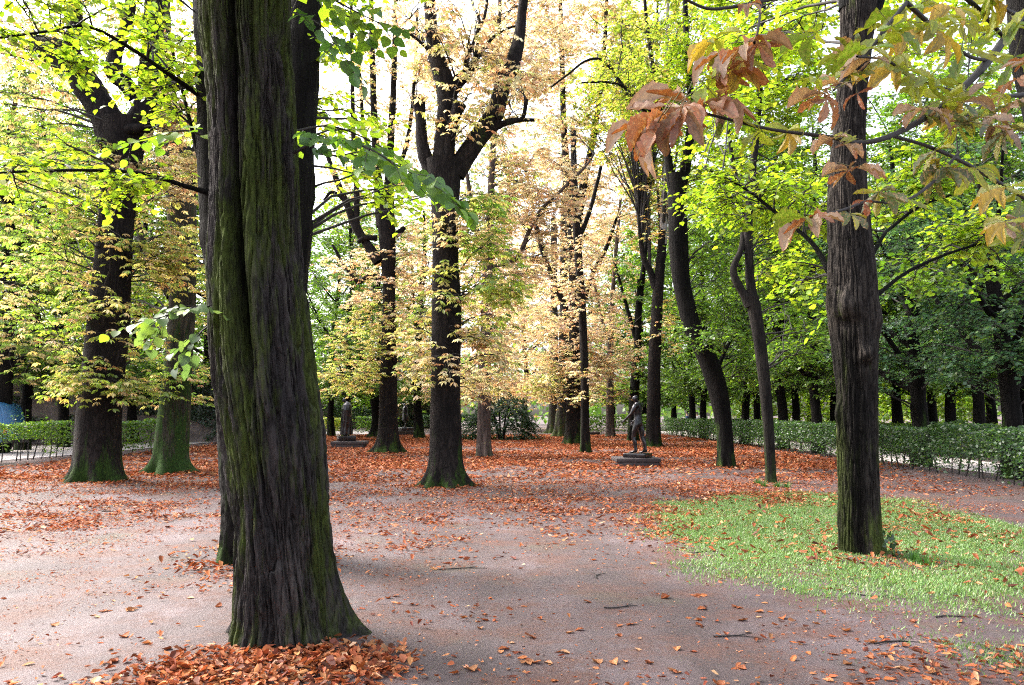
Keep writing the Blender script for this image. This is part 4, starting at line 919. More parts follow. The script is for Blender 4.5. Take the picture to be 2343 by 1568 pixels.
# ------------------------------------------------------------------ hedges
def hedge(label, pts, w, h, leaf, dens, pal, stem_gap=.35, low_sparse=True, group=None, seed=0, shoots=(), gaps=()):
    g = np.random.default_rng(900 + seed)
    p = np.array(pts, float); s = smooth_path(p, 12); d = np.diff(s, axis=0); L = np.linalg.norm(d, axis=1); cum = np.concatenate([[0], np.cumsum(L)]); tot = cum[-1]
    org = np.array([s[0, 0], s[0, 1], float(gz(s[0, 0], s[0, 1]))])
    root = thing('clipped_hedge', label, 'hedge', org, group=group)
    def P_(u, off):
        x = np.interp(u, cum, s[:, 0]); y = np.interp(u, cum, s[:, 1]); dx = np.interp(u + .2, cum, s[:, 0]) - np.interp(u - .2, cum, s[:, 0]); dy = np.interp(u + .2, cum, s[:, 1]) - np.interp(u - .2, cum, s[:, 1])
        q = np.hypot(dx, dy) + 1e-6; return x - dy / q * off, y + dx / q * off
    n = int(dens * tot); u = g.uniform(0, tot, n)
    off = (g.beta(.6, .6, n) - .5) * w; zf = g.uniform(0, 1, n) ** .75; z = .10 * h + zf * .90 * h
    top = g.uniform(0, 1, n) < .28; z[top] = h * (1 + g.normal(0, .018, top.sum())); off[top] = g.uniform(-.5, .5, top.sum()) * w
    z = z * (1 + .07 * fbm(u * 1.1, 0, 0, seed, 3)) + .02 * noise(u * 5, off * 5, 0, seed + 2)
    keep = np.ones(n, bool)
    if low_sparse: keep &= ~((z < .42 * h) & (g.uniform(0, 1, n) < .15 + .55 * (noise(u * 1.7, 0, 3, seed) > .05)))
    for (a, b, zz_) in gaps: keep &= ~((u > a) & (u < b) & (z < zz_))
    u, off, z = u[keep], off[keep], z[keep]; n = len(u)
    x, y = P_(u, off * (1 + .12 * noise(u * 2.3, z * 3, 0, seed + 4)))
    ps = np.stack([x, y, z + gz(x, y)], -1)
    t = g.normal(0, 1, (n, 3)); t[:, 2] = g.uniform(-.5, .4, n); nr = g.normal(0, .6, (n, 3)); nr[:, 2] += .8; x2, y2 = P_(u, off * 2); nr[:, 0] += .6 * np.sign(x2 - x); nr[:, 1] += .3 * np.sign(y2 - y)
    ln = leaf * g.uniform(.6, 1.25, n)
    LV = Leaves(); LV.add('kite', ps, t, nr, ln, ln * .72, colors(pal, n, g, .25) * g.uniform(.8, 1.15, (n, 1)))
    us = np.arange(.15, tot, stem_gap)
    us = us + g.uniform(-.1, .1, len(us))
    for q in us:
        xs_, ys_ = P_(np.array([q]), np.array([g.uniform(-.15, .15) * w])); b = np.array([xs_[0], ys_[0], float(gz(xs_[0], ys_[0])) - .05])
        tip = b + [g.normal(0, .12), g.normal(0, .12), h * .8]; mid = (b + tip) / 2 + [g.normal(0, .06), g.normal(0, .06), 0]
        V, F = tubes(np.array([[b, mid, tip]]), np.array([[.022, .016, .008]]) * g.uniform(.7, 1.3), 5)
        link('stem', mesh_from('stem', V - org, F, smooth=True), M['twig'], root)
    for (uq, hh) in shoots:
        xs_, ys_ = P_(np.array([uq]), np.array([0.0])); b = np.array([xs_[0], ys_[0], .3]); tip = b + [.03, 0, hh - .3]
        V, F = tubes(np.array([[b, (b + tip) / 2 + [.01, 0, 0], tip]]), np.array([[.014, .010, .005]]), 5); link('stem', mesh_from('stem', V - org, F, smooth=True), M['bark_pale'], root)
        m = 26; zq = g.uniform(h - .1, hh, m); a = g.uniform(0, 6.28, m); tt = np.stack([np.cos(a), np.sin(a), g.uniform(-.4, .3, m)], -1)
        LV.add('kite', np.stack([np.full(m, b[0]), np.full(m, b[1]), zq], -1) + tt * .05, tt, g.normal(0, .4, (m, 3)) + [0, 0, 1], np.full(m, .09), np.full(m, .06), colors(pal, m, g))
    LV.build('foliage', M['leaf'], root, org)
    return root
hedge('long clipped hedge running back along the right side, bright path showing through its stems', [(10.35, 11.5), (10.9, 18), (11.35, 26), (11.5, 36), (11.7, 48), (11.8, 60)], .85, 1.18, .085, 1150, 'dark', .42, seed=1)
hedge('second clipped hedge beyond the right gravel path with a pale green top', [(17.0, 12), (17.0, 30), (17.2, 45), (17.4, 62)], 1.4, 1.15, .12, 420, 'green', 1.6, False, seed=2)
hedge('thin clipped hedge in front of the blue van with a bright gap at its foot', [(-16.9, 23.6), (-16.6, 26), (-16.55, 29.2)], .7, 1.22, .10, 1000, 'green', .4, seed=3, shoots=((1.0, 1.75), (2.6, 1.62), (3.1, 1.8), (4.2, 1.62)), gaps=((2.1, 4.6, .72),))
hedge('clipped hedge between the thick chestnut and the mossy trunk', [(-15.9, 30.2), (-15.2, 31.6), (-13.8, 33.2)], .8, 1.30, .10, 1100, 'green', .45, seed=4)
hedge('dark hedge behind the mossy trunk across the side path', [(-26, 62), (-22, 61), (-17.8, 60)], 1.0, 1.45, .18, 520, 'dark', .9, seed=5)
hedge('pale low hedge beside the robed statue at its left', [(-15.6, 63), (-14.2, 62), (-13.4, 63.5)], 1.2, 1.25, .17, 620, 'olive', .9, seed=6)
hedge('low hedge beside the robed statue at its right', [(-12.6, 64), (-11.2, 64), (-9.6, 65)], 1.2, 1.3, .17, 560, 'green', .9, seed=7)
hedge('far hedge behind the small far statue', [(-8.6, 72), (-5.5, 72), (-1.5, 72.5)], 1.2, 1.5, .2, 480, 'dark', 1.0, seed=8)
hedge('clipped hedge behind the pale trunk closing the far end', [(5.4, 66), (8.0, 65), (11.2, 63)], 1.2, 1.5, .18, 560, 'green', 1.0, seed=9)
hedge('dark far hedge along the back of the garden at left', [(-27, 78), (-20, 79), (-12, 80)], 1.5, 2.2, .26, 320, 'dark', 1.6, seed=10)
hedge('tall sunlit hedge wall far beyond the right rows', [(22, 78), (30, 72), (36, 60)], 1.6, 4.2, .3, 620, 'lime', 2.4, False, seed=11)
hedge('pale low shrubs along the far right lawn', [(27, 40), (31, 44), (36, 47)], 2.2, 1.9, .22, 520, 'lime', 1.5, False, seed=12)

# dark evergreen bush
g = np.random.default_rng(31)
c = gp(1145, 1008); root = thing('evergreen_bush', 'broad dark evergreen bush drooping to the ground behind the brown chestnut', 'bush', (c[0], c[1] + 1.6, 0))
org = np.array(root.location); LV, WD = Leaves(), Wood()
for i in range(7):
    a = i * .9; tip = org + [math.cos(a) * 1.0, math.sin(a) * 1.0, 2.4 + .3 * (i % 3)]
    V, F = tubes(np.array([[org + [.1 * math.cos(a), .1 * math.sin(a), -.1], (org + tip) / 2 + [0, 0, .3], tip]]), np.array([[.07, .05, .02]]), 6)
    link('stem', mesh_from('stem', V - org, F, smooth=True), M['twig'], root)
n = 420; d = norm(g.normal(0, 1, (n, 3))); d[:, 2] = np.abs(d[:, 2]); rr = g.uniform(.5, 1, (n, 1)) ** .6
b = org + d * rr * np.array([2.1, 2.0, 3.3]); b[:, 0] += .35 * noise(b[:, 0], b[:, 1], b[:, 2], 3); b[:, 2] = np.maximum(b[:, 2], .15)
o = d.copy(); o[:, 2] = g.normal(-.15, .25, n)
sprays(LV, g, b, o, 'linden', 'ivy', .13, 14, .8, g.uniform(.7, 1.3, n), .35)
sprays(LV, g, b, g.normal(0, 1, (n, 3)) * [1, 1, .3], 'linden', 'ivy', .13, 12, .6, g.uniform(.7, 1.3, n), .35)
LV.build('foliage', M['leaf'], root, org)

# ------------------------------------------------------------------ ivy-covered stone walls at left
M['stone'] = m_simple('old_wall_stone', (.17, .135, .125), rough=.9, var=.5, scale=1.6, bump=.5)
def ivy_wall(label, a, b, h, seed, leaf, n, bare):
    g = np.random.default_rng(seed); a, b = np.array(a, float), np.array(b, float); L = np.linalg.norm(b - a); d = (b - a) / L; nrm_ = np.array([d[1], -d[0]])
    org = np.array([*a, 0.0]); root = thing('stone_wall', label, 'wall', org)
    nx, nzv = int(L * 3), int(h * 4)
    U, Z = np.meshgrid(np.linspace(0, L, nx), np.linspace(-.1, h, nzv)); bul = .10 * fbm(U * 1.2, Z * 1.6, 0 * U, seed, 3)
    Vf = np.stack([a[0] + d[0] * U + nrm_[0] * bul, a[1] + d[1] * U + nrm_[1] * bul, Z], -1).reshape(-1, 3); Vb = np.stack([a[0] + d[0] * U - nrm_[0] * .5, a[1] + d[1] * U - nrm_[1] * .5, Z], -1).reshape(-1, 3)
    i = np.arange(len(Vf)).reshape(nzv, nx); Ff = np.stack([i[:-1, :-1], i[:-1, 1:], i[1:, 1:], i[1:, :-1]], -1).reshape(-1, 4)
    k = len(Vf); top = np.stack([i[-1, :-1], i[-1, 1:], i[-1, 1:] + k, i[-1, :-1] + k], -1)
    e0 = np.stack([i[:-1, 0], i[1:, 0], i[1:, 0] + k, i[:-1, 0] + k], -1); e1 = np.stack([i[:-1, -1], i[1:, -1], i[1:, -1] + k, i[:-1, -1] + k], -1)
    link('masonry', mesh_from('masonry', np.vstack([Vf, Vb]) - org, np.vstack([Ff, Ff[:, ::-1] + k, top, e0, e1]), smooth=True), M['stone'], root)
    u = g.uniform(0, L, n); z = g.uniform(0, 1.08, n) ** .8 * h; keep = (fbm(u * .35, z * .5, 0, seed + 3, 3) + .5 * (z / h - .5)) > bare
    u, z = u[keep], z[keep]; m = len(u); off = g.uniform(.05, .4, m) + .25 * noise(u, z, 0, seed)
    ps = np.stack([a[0] + d[0] * u + nrm_[0] * off, a[1] + d[1] * u + nrm_[1] * off, z], -1)
    t = g.normal(0, .5, (m, 3)); t[:, 2] -= .8; nr = g.normal(0, .4, (m, 3)); nr[:, 0] += nrm_[0]; nr[:, 1] += nrm_[1]; nr[:, 2] += .3
    LV = Leaves(); LV.add('kite', ps, t, nr, leaf * g.uniform(.6, 1.2, m), leaf * g.uniform(.6, 1.0, m), colors('ivy', m, g)); LV.build('ivy', M['leaf'], root, org)
ivy_wall('old stone wall under dark ivy behind the blue van at left', (-36, 41), (-15, 47), 4.0, 61, .17, 22000, -.5)
ivy_wall('far stone wall with dark ivy behind the robed statue', (-30, 86), (-9, 88), 3.4, 62, .3, 8000, -.3)

# ------------------------------------------------------------------ blue van
def rbox(name, x0, x1, y0, y1, z0, z1, bev, m, parent, seg=3, taper=None):
    bm = bmesh.new(); bmesh.ops.create_cube(bm, size=1)
    for v in bm.verts:
        v.co = Vector(((x0 + x1) / 2 + v.co.x * (x1 - x0), (y0 + y1) / 2 + v.co.y * (y1 - y0), (z0 + z1) / 2 + v.co.z * (z1 - z0)))
    if taper:
        for v in bm.verts:
            if v.co.z > (z0 + z1) / 2: v.co.x = (x0 + x1) / 2 + (v.co.x - (x0 + x1) / 2) * taper[0]; v.co.y = (y0 + y1) / 2 + (v.co.y - (y0 + y1) / 2) * taper[1]
    if bev: bmesh.ops.bevel(bm, geom=bm.edges[:], offset=bev, segments=seg, profile=.6, affect='EDGES')
    me = bpy.data.meshes.new(name); bm.to_mesh(me); bm.free()
    if bev:
        for p in me.polygons: p.use_smooth = True
    return link(name, me, m, parent)
M['van_blue'] = m_simple('blue_van_paint', (.045, .16, .36), rough=.3, var=.06, scale=3)
M['glass'] = m_simple('dark_window_glass', (.03, .09, .16), rough=.08, var=.1, scale=2, spec=.8)
M['rubber'] = m_simple('black_rubber', (.02, .02, .02), rough=.8, var=.2)
M['steel'] = m_simple('grey_wheel_steel', (.35, .35, .36), rough=.4, metal=.6, var=.1)
M['lamp_red'] = m_simple('red_tail_lamp', (.35, .02, .02), rough=.2, var=.1)
VX, VY = X(43, 33.0), 33.0
van = thing('delivery_van', 'blue van parked behind the left hedge, only its rear end in view', 'van', (VX, VY, 0))
bm = bmesh.new()
prof = [(0.0, .45), (0.03, .75), (-.02, 1.15), (-.10, 1.55), (-.20, 1.92), (-.34, 2.08), (-.7, 2.14), (-2.4, 2.14), (-2.9, 2.05), (-3.5, 1.35), (-4.3, 1.15), (-4.5, .9), (-4.5, .45)]
rows_ = []
for yy, sc in ((-.85, 0), (.85, 0)):
    rows_.append([bm.verts.new((x, yy * (1 - .10 * max(0, (z - 1.1))), z)) for x, z in prof])
for i in range(len(prof)):
    j = (i + 1) % len(prof); bm.faces.new((rows_[0][i], rows_[0][j], rows_[1][j], rows_[1][i]))
bm.faces.new(rows_[0][::-1]); bm.faces.new(rows_[1]); bmesh.ops.recalc_face_normals(bm, faces=bm.faces[:])
bmesh.ops.bevel(bm, geom=bm.edges[:], offset=.06, segments=3, affect='EDGES', clamp_overlap=True)
me = bpy.data.meshes.new('body'); bm.to_mesh(me); bm.free()
for p in me.polygons: p.use_smooth = True
link('body', me, M['van_blue'], van)
def panel(name, pts, m, off):          # thin raised panel on the near side
    bm = bmesh.new(); vs_ = [bm.verts.new((x, -(.85 * (1 - .10 * max(0, z - 1.1)) + off), z)) for x, z in pts]; f = bm.faces.new(vs_)
    r = bmesh.ops.extrude_face_region(bm, geom=[f]); bmesh.ops.translate(bm, verts=[v for v in r['geom'] if isinstance(v, bmesh.types.BMVert)], vec=(0, .03, 0)); bmesh.ops.recalc_face_normals(bm, faces=bm.faces[:])
    me = bpy.data.meshes.new(name); bm.to_mesh(me); bm.free(); return link(name, me, m, van)
for x0, x1 in ((-1.35, -.28), (-2.45, -1.5), (-3.25, -2.6)):
    panel('side_window', [(x0 + .06, 1.25), (x1 + .02, 1.25), (x1 + .05, 1.32), (x1 - .06, 1.82), (x1 - .13, 1.9), (x0 + .1, 1.9), (x0 + .03, 1.84), (x0, 1.32)], M['glass'], .012)
    panel('window_seal', [(x0 + .0, 1.22), (x1 + .05, 1.22), (x1 + .09, 1.30), (x1 - .02, 1.85), (x1 - .10, 1.94), (x0 + .06, 1.94), (x0 - .02, 1.86), (x0 - .05, 1.30)], M['rubber'], .006)
panel('roof_gutter', [(-2.8, 2.0), (-.35, 2.0), (-.33, 2.03), (-2.8, 2.03)], M['van_blue'], .015)
for x in (-.85, -3.6):
    for yy in (-.78, .78):
        bm = bmesh.new(); bmesh.ops.create_cone(bm, cap_ends=True, segments=28, radius1=.33, radius2=.33, depth=.2, matrix=Matrix.Translation((x, yy, .33)) @ Matrix.Rotation(math.pi / 2, 4, 'X')); bmesh.ops.bevel(bm, geom=[e for e in bm.edges if e.calc_face_angle(0) > 1], offset=.03, segments=2, affect='EDGES')
        me = bpy.data.meshes.new('wheel'); bm.to_mesh(me); bm.free(); w = link('wheel', me, M['rubber'], van)
        bm = bmesh.new(); bmesh.ops.create_cone(bm, cap_ends=True, segments=20, radius1=.2, radius2=.17, depth=.03, matrix=Matrix.Translation((x, yy + math.copysign(.11, yy), .33)) @ Matrix.Rotation(math.pi / 2 * math.copysign(1, yy), 4, 'X'))
        me = bpy.data.meshes.new('rim'); bm.to_mesh(me); bm.free(); link('rim', me, M['steel'], w)
rbox('rear_bumper', -.1, .12, -.82, .82, .42, .62, .04, M['rubber'], van)
rbox('tail_lamp', -.06, .05, -.84, -.72, .8, 1.1, .02, M['lamp_red'], van); rbox('tail_lamp', -.06, .05, .72, .84, .8, 1.1, .02, M['lamp_red'], van)
van.rotation_euler = (0, 0, math.radians(4))

# ------------------------------------------------------------------ figures
def skin_mesh(name, J, E, root='pelvis', sub=2):
    names = list(J); ix = {k: i for i, k in enumerate(names)}
    me = bpy.data.meshes.new(name); me.from_pydata([J[k][0] for k in names], [(ix[a], ix[b]) for a, b in E], [])
    ob = bpy.data.objects.new(name, me); COL.objects.link(ob)
    ob.modifiers.new('s', 'SKIN'); sd = ob.modifiers.new('u', 'SUBSURF'); sd.levels = sub; sd.render_levels = sub
    for k in names:
        r = J[k][1]; v = me.skin_vertices[0].data[ix[k]]; v.radius = (r, r) if not isinstance(r, tuple) else r; v.use_root = (k == root)
    dg = bpy.context.evaluated_depsgraph_get(); out = bpy.data.meshes.new_from_object(ob.evaluated_get(dg), depsgraph=dg)
    bpy.data.objects.remove(ob); bpy.data.meshes.remove(me)
    for p in out.polygons: p.use_smooth = True
    return out
def body_joints(pose):
    J = {'pelvis': ((0, 0, .98), (.145, .115)), 'belly': ((.01, 0, 1.12), (.13, .105)), 'chest': ((.02, 0, 1.34), (.165, .125)), 'collar': ((.0, 0, 1.50), (.12, .09)), 'neck': ((.02, 0, 1.57), .058), 'jaw': ((.055, 0, 1.63), .065), 'skull': ((.035, 0, 1.72), (.082, .095)), 'top': ((.025, 0, 1.79), .055)}
    E = [('pelvis', 'belly'), ('belly', 'chest'), ('chest', 'collar'), ('collar', 'neck'), ('neck', 'jaw'), ('jaw', 'skull'), ('skull', 'top')]
    J['nose'] = ((.135, 0, 1.685), .016); E.append(('skull', 'nose'))
    for s, n in ((1, 'l'), (-1, 'r')):
        J[n + 'sho'] = ((0, .185 * s, 1.46), .072); J[n + 'elb'] = ((-.03, .25 * s, 1.17), .045); J[n + 'wri'] = ((.05, .26 * s, .93), .030)
        J[n + 'hip'] = ((0, .095 * s, .90), .100); J[n + 'thi'] = ((.02, .10 * s, .70), .085); J[n + 'kne'] = ((.03, .10 * s, .50), .058); J[n + 'cal'] = ((-.01, .10 * s, .36), .058); J[n + 'ank'] = ((-.03, .10 * s, .09), .036); J[n + 'hee'] = ((-.06, .10 * s, .035), .034); J[n + 'bal'] = ((.09, .115 * s, .03), (.04, .026)); J[n + 'toe'] = ((.16, .12 * s, .025), (.03, .018))
        E += [('collar', n + 'sho'), (n + 'sho', n + 'elb'), (n + 'elb', n + 'wri'), ('pelvis', n + 'hip'), (n + 'hip', n + 'thi'), (n + 'thi', n + 'kne'), (n + 'kne', n + 'cal'), (n + 'cal', n + 'ank'), (n + 'ank', n + 'hee'), (n + 'ank', n + 'bal'), (n + 'bal', n + 'toe')]
    J.update(pose)
    for s, n in ((1, 'l'), (-1, 'r')):          # hands: palm and five fingers, along the forearm
        w = np.array(J[n + 'wri'][0]); d = w - np.array(J[n + 'elb'][0]); d /= np.linalg.norm(d); up = np.array([0, 1.0 * s, .2]); sd = np.cross(d, up); sd /= np.linalg.norm(sd); up = np.cross(sd, d)
        J[n + 'pal'] = (tuple(w + d * .07), (.038, .018)); E.append((n + 'wri', n + 'pal'))
        for q, (o, L) in enumerate(((-.034, .075), (-.012, .09), (.011, .085), (.033, .068))):
            J[n + f'f{q}a'] = (tuple(w + d * .105 + sd * o * .9), .0095); J[n + f'f{q}b'] = (tuple(w + d * (.105 + L * .55) + sd * o * 1.35 - up * .008), .0085); J[n + f'f{q}c'] = (tuple(w + d * (.105 + L) + sd * o * 1.6 - up * .03), .007)
            E += [(n + 'pal', n + f'f{q}a'), (n + f'f{q}a', n + f'f{q}b'), (n + f'f{q}b', n + f'f{q}c')]
        J[n + 'ta'] = (tuple(w + d * .04 - sd * .04), .011); J[n + 'tb'] = (tuple(w + d * .085 - sd * .072 - up * .01), .009); E += [(n + 'pal', n + 'ta'), (n + 'ta', n + 'tb')]
    return J, E
def plinth(label, c, w, dep, h, rz):
    root = thing('plank_plinth', label, 'plinth', (c[0], c[1], float(gz(c[0], c[1]))), rz)
    nb = 8; bw = dep / nb
    for i in range(nb): rbox('board', -w / 2 + .004, w / 2 - .004, -dep / 2 + i * bw + .004, -dep / 2 + (i + 1) * bw - .012, h - .035, h, .004, M['plinth'], root, 1)
    rbox('front_beam', -w / 2, w / 2, -dep / 2 - .035, -dep / 2 - .002, h * .5, h - .002, .006, M['plinth'], root, 1); rbox('rear_beam', -w / 2, w / 2, dep / 2 + .002, dep / 2 + .035, h * .5, h - .002, .006, M['plinth'], root, 1)
    rbox('side_beam', -w / 2 - .035, -w / 2 - .002, -dep / 2 - .035, dep / 2 + .035, h * .5, h - .002, .006, M['plinth'], root, 1); rbox('side_beam', w / 2 + .002, w / 2 + .035, -dep / 2 - .035, dep / 2 + .035, h * .5, h - .002, .006, M['plinth'], root, 1)
    rbox('front_board', -w / 2 + .01, w / 2 - .01, -dep / 2 - .012, -dep / 2 + .015, -.05, h * .49, .006, M['plinth'], root, 1)
    rbox('bearer', w / 2 - .25, w / 2 - .05, -dep / 2 + .05, dep / 2 - .05, -.05, h - .04, .006, M['plinth'], root, 1); rbox('bearer', -w / 2 + .2, -w / 2 + .4, -dep / 2 + .05, dep / 2 - .05, -.05, h - .04, .006, M['plinth'], root, 1)
    return root
# nude bronze man, seen from behind his left side, striding left
c = gp(1461, 1068); sc = 1.0; pw = 95 / FPX * c[1]
plinth('low dark plank plinth under the nude bronze man', (c[0], c[1] + .65), pw, 1.3, .25, 0)
st = thing('bronze_statue', 'dark bronze statue of a nude standing man, hand held out to the left', 'statue', (X(1458, c[1] + .5), c[1] + .45, .252 + float(gz(c[0], c[1] + .65))), math.radians(148))
J, E = body_joints({'lelb': ((.09, .255, 1.20), .046), 'lwri': ((.27, .24, 1.03), .030), 'relb': ((.06, -.26, 1.20), .046), 'rwri': ((.22, -.25, 1.0), .030),
    'skull': ((.05, .03, 1.715), (.082, .098)), 'jaw': ((.075, .035, 1.625), .065), 'nose': ((.14, .05, 1.68), .017), 'top': ((.035, .03, 1.79), .056),
    'lthi': ((.06, .11, .70), .09), 'lkne': ((.10, .12, .50), .062), 'lcal': ((.06, .12, .36), .062), 'lank': ((.03, .12, .09), .038), 'lhee': ((0, .12, .035), .035), 'lbal': ((.16, .13, .03), (.04, .027)), 'ltoe': ((.23, .135, .025), (.032, .02)),
    'rthi': ((-.04, -.10, .70), .09), 'rkne': ((-.06, -.10, .50), .062), 'rcal': ((-.11, -.10, .36), .062), 'rank': ((-.15, -.10, .09), .038), 'rhee': ((-.18, -.10, .035), .035), 'rbal': ((-.03, -.115, .03), (.04, .027)), 'rtoe': ((.04, -.12, .025), (.032, .02))})
f = link('figure', skin_mesh('figure', J, E), M['bronze'], st); f.location = (0, 0, .13)
f.scale = (1.2, 1.22, 1.03)
bs = rbox('base', -.34, .42, -.3, .3, 0, .135, .03, M['bronze'], st)

def robe_mesh(prof, seed, n=40):
    V = []; prof = np.array(prof); zz = np.linspace(prof[0, 0], prof[-1, 0], 46)
    cxr = [np.interp(zz, prof[:, 0], prof[:, k]) for k in range(1, 5)]
    ph = np.arange(n) * 2 * np.pi / n
    for i, z in enumerate(zz):
        fold = 1 + (.10 * np.cos(ph * 9 + 2 * np.sin(z * 2 + seed)) + .06 * np.cos(ph * 14 + z)) * np.clip((1.35 - z) / 1.0, .12, 1)
        V.append(np.column_stack([cxr[0][i] + cxr[2][i] * np.cos(ph) * fold, cxr[1][i] + cxr[3][i] * np.sin(ph) * fold, np.full(n, z)]))
    V = np.vstack(V); i = np.arange(len(V)).reshape(len(zz), n); F = np.stack([i[:-1], np.roll(i, -1, 1)[:-1], np.roll(i, -1, 1)[1:], i[1:]], -1).reshape(-1, 4)
    return mesh_from('robe', V, F, smooth=True)
# robed bronze figure
c = gp(793, 1026)
plinth('low plank plinth under the robed bronze figure', (c[0], c[1] + .75), 73 / FPX * c[1], 1.5, .30, .05)
st = thing('bronze_statue', 'dark bronze figure in a long robe with bowed head, behind the near linden', 'statue', (X(795, c[1] + .75), c[1] + .75, .302 + float(gz(c[0], c[1] + .75))), math.radians(200))
rbox('base', -.42, .42, -.36, .36, 0, .26, .03, M['bronze'], st)
J, E = body_joints({'skull': ((.12, 0, 1.68), (.085, .1)), 'jaw': ((.13, 0, 1.60), .07), 'nose': ((.21, 0, 1.62), .017), 'top': ((.12, 0, 1.76), .06), 'neck': ((.06, 0, 1.55), .065)})
f = link('figure', skin_mesh('figure', J, E), M['bronze'], st); f.location = (0, 0, .26); f.scale = (1.05, 1.05, 1.05)
rb = link('robe', robe_mesh([(.06, 0, 0, .27, .27), (.4, 0, 0, .26, .27), (.9, .01, 0, .24, .29), (1.2, .02, 0, .23, .31), (1.42, .0, 0, .20, .28), (1.53, 0, 0, .12, .16), (1.58, .02, 0, .07, .09)], 2), M['bronze'], st); rb.location = (0, 0, .26); rb.scale = (1.05, 1.05, 1.05)
# farther bronze figure with raised arm
c = gp(928, 996)
plinth('low plank plinth under the farthest bronze figure', (c[0] - .4, c[1] + .8), 2.1, 1.6, .33, 0)
st = thing('bronze_statue', 'far small bronze figure in a tunic with a forearm raised to its face', 'statue', (X(928, c[1] + .8), c[1] + .8, .332 + float(gz(c[0] - .4, c[1] + .8))), math.radians(215))
rbox('base', -.6, .5, -.4, .4, 0, .25, .06, M['bronze'], st)
J, E = body_joints({'lelb': ((.16, .30, 1.52), .048), 'lwri': ((.20, .10, 1.66), .032), 'relb': ((-.05, -.26, 1.18), .046), 'lkne': ((.10, .13, .50), .06), 'lank': ((.08, .14, .09), .037), 'rank': ((-.12, -.12, .09), .037)})
f = link('figure', skin_mesh('figure', J, E), M['bronze'], st); f.location = (0, 0, .25); f.scale = (1.08, 1.08, 1.08)
rb = link('tunic', robe_mesh([(.52, 0, 0, .25, .25), (.8, 0, 0, .23, .26), (1.05, .01, 0, .19, .22), (1.3, .02, 0, .18, .23), (1.45, .0, 0, .16, .22), (1.53, 0, 0, .1, .12)], 5), M['bronze'], st); rb.location = (0, 0, .25); rb.scale = (1.08, 1.08, 1.08)
c = gp(1352, 996); plinth('empty low plank plinth right of the thin chestnut in the distance', (c[0], c[1] + .6), 1.3, 1.2, .25, 0)

# people
M['skin'] = m_simple('skin', (.42, .26, .19), rough=.6, var=.05); M['hair'] = m_simple('dark_hair', (.03, .022, .018), rough=.6)
M['white_cloth'] = m_simple('white_cotton', (.72, .73, .76), rough=.8, var=.06); M['denim'] = m_simple('blue_denim', (.05, .11, .24), rough=.8, var=.25); M['navy'] = m_simple('dark_blue_cloth', (.03, .06, .16), rough=.8); M['pack'] = m_simple('black_canvas', (.03, .03, .035), rough=.8)
def person(label, x, y, rz, shirt, trousers, pack=False, h=1.0):
    root = thing('person', label, 'person', (x, y, float(gz(x, y)) + .01), rz, 'people strolling in the distance')
    J, E = body_joints({'lank': ((.08, .10, .09), .036), 'lkne': ((.07, .10, .50), .056), 'lhee': ((.05, .1, .035), .033), 'lbal': ((.19, .11, .03), (.04, .026)), 'ltoe': ((.26, .115, .025), (.03, .018)), 'relb': ((.02, -.26, 1.17), .043), 'rwri': ((.15, -.25, 1.0), .03)})
    b = link('body', skin_mesh('body', J, E), M['skin'], root); b.scale = (h, h, h)
    def sub(keys, grow): return {k: (J[k][0], tuple(r + grow for r in J[k][1]) if isinstance(J[k][1], tuple) else J[k][1] + grow) for k in keys}
    S = sub(['pelvis', 'belly', 'chest', 'collar', 'lsho', 'rsho', 'lelb', 'relb'], .02); es = [e for e in E if e[0] in S and e[1] in S]
    o = link('shirt', skin_mesh('shirt', S, es), shirt, root); o.scale = (h, h, h)
    S = sub(['pelvis', 'lhip', 'rhip', 'lthi', 'rthi', 'lkne', 'rkne', 'lcal', 'rcal', 'lank', 'rank'], .022); es = [e for e in E if e[0] in S and e[1] in S]
    o = link('trousers', skin_mesh('trousers', S, es), trousers, root); o.scale = (h, h, h)
    S = {'a': ((.0, 0, 1.77), (.085, .09)), 'b': ((-.025, 0, 1.70), (.085, .085)), 'c': ((-.03, 0, 1.63), .06)}
    o = link('hair', skin_mesh('hair', S, [('a', 'b'), ('b', 'c')], 'b'), M['hair'], root); o.scale = (h, h, h)
    if pack: rbox('backpack', -.28, -.12, -.15, .15, 1.08, 1.48, .05, M['pack'], root)
q = gp(1257, 984); person('walker in white shirt and blue jeans by the old fluted trunk', q[0], q[1], math.radians(160), M['white_cloth'], M['denim'], True)
person('stroller in dark blue seen over the right hedge', X(1570, 74), 74, 2.5, M['navy'], M['denim'])
person('stroller in white seen over the right hedge', X(1592, 72), 72, 1.2, M['white_cloth'], M['navy'])

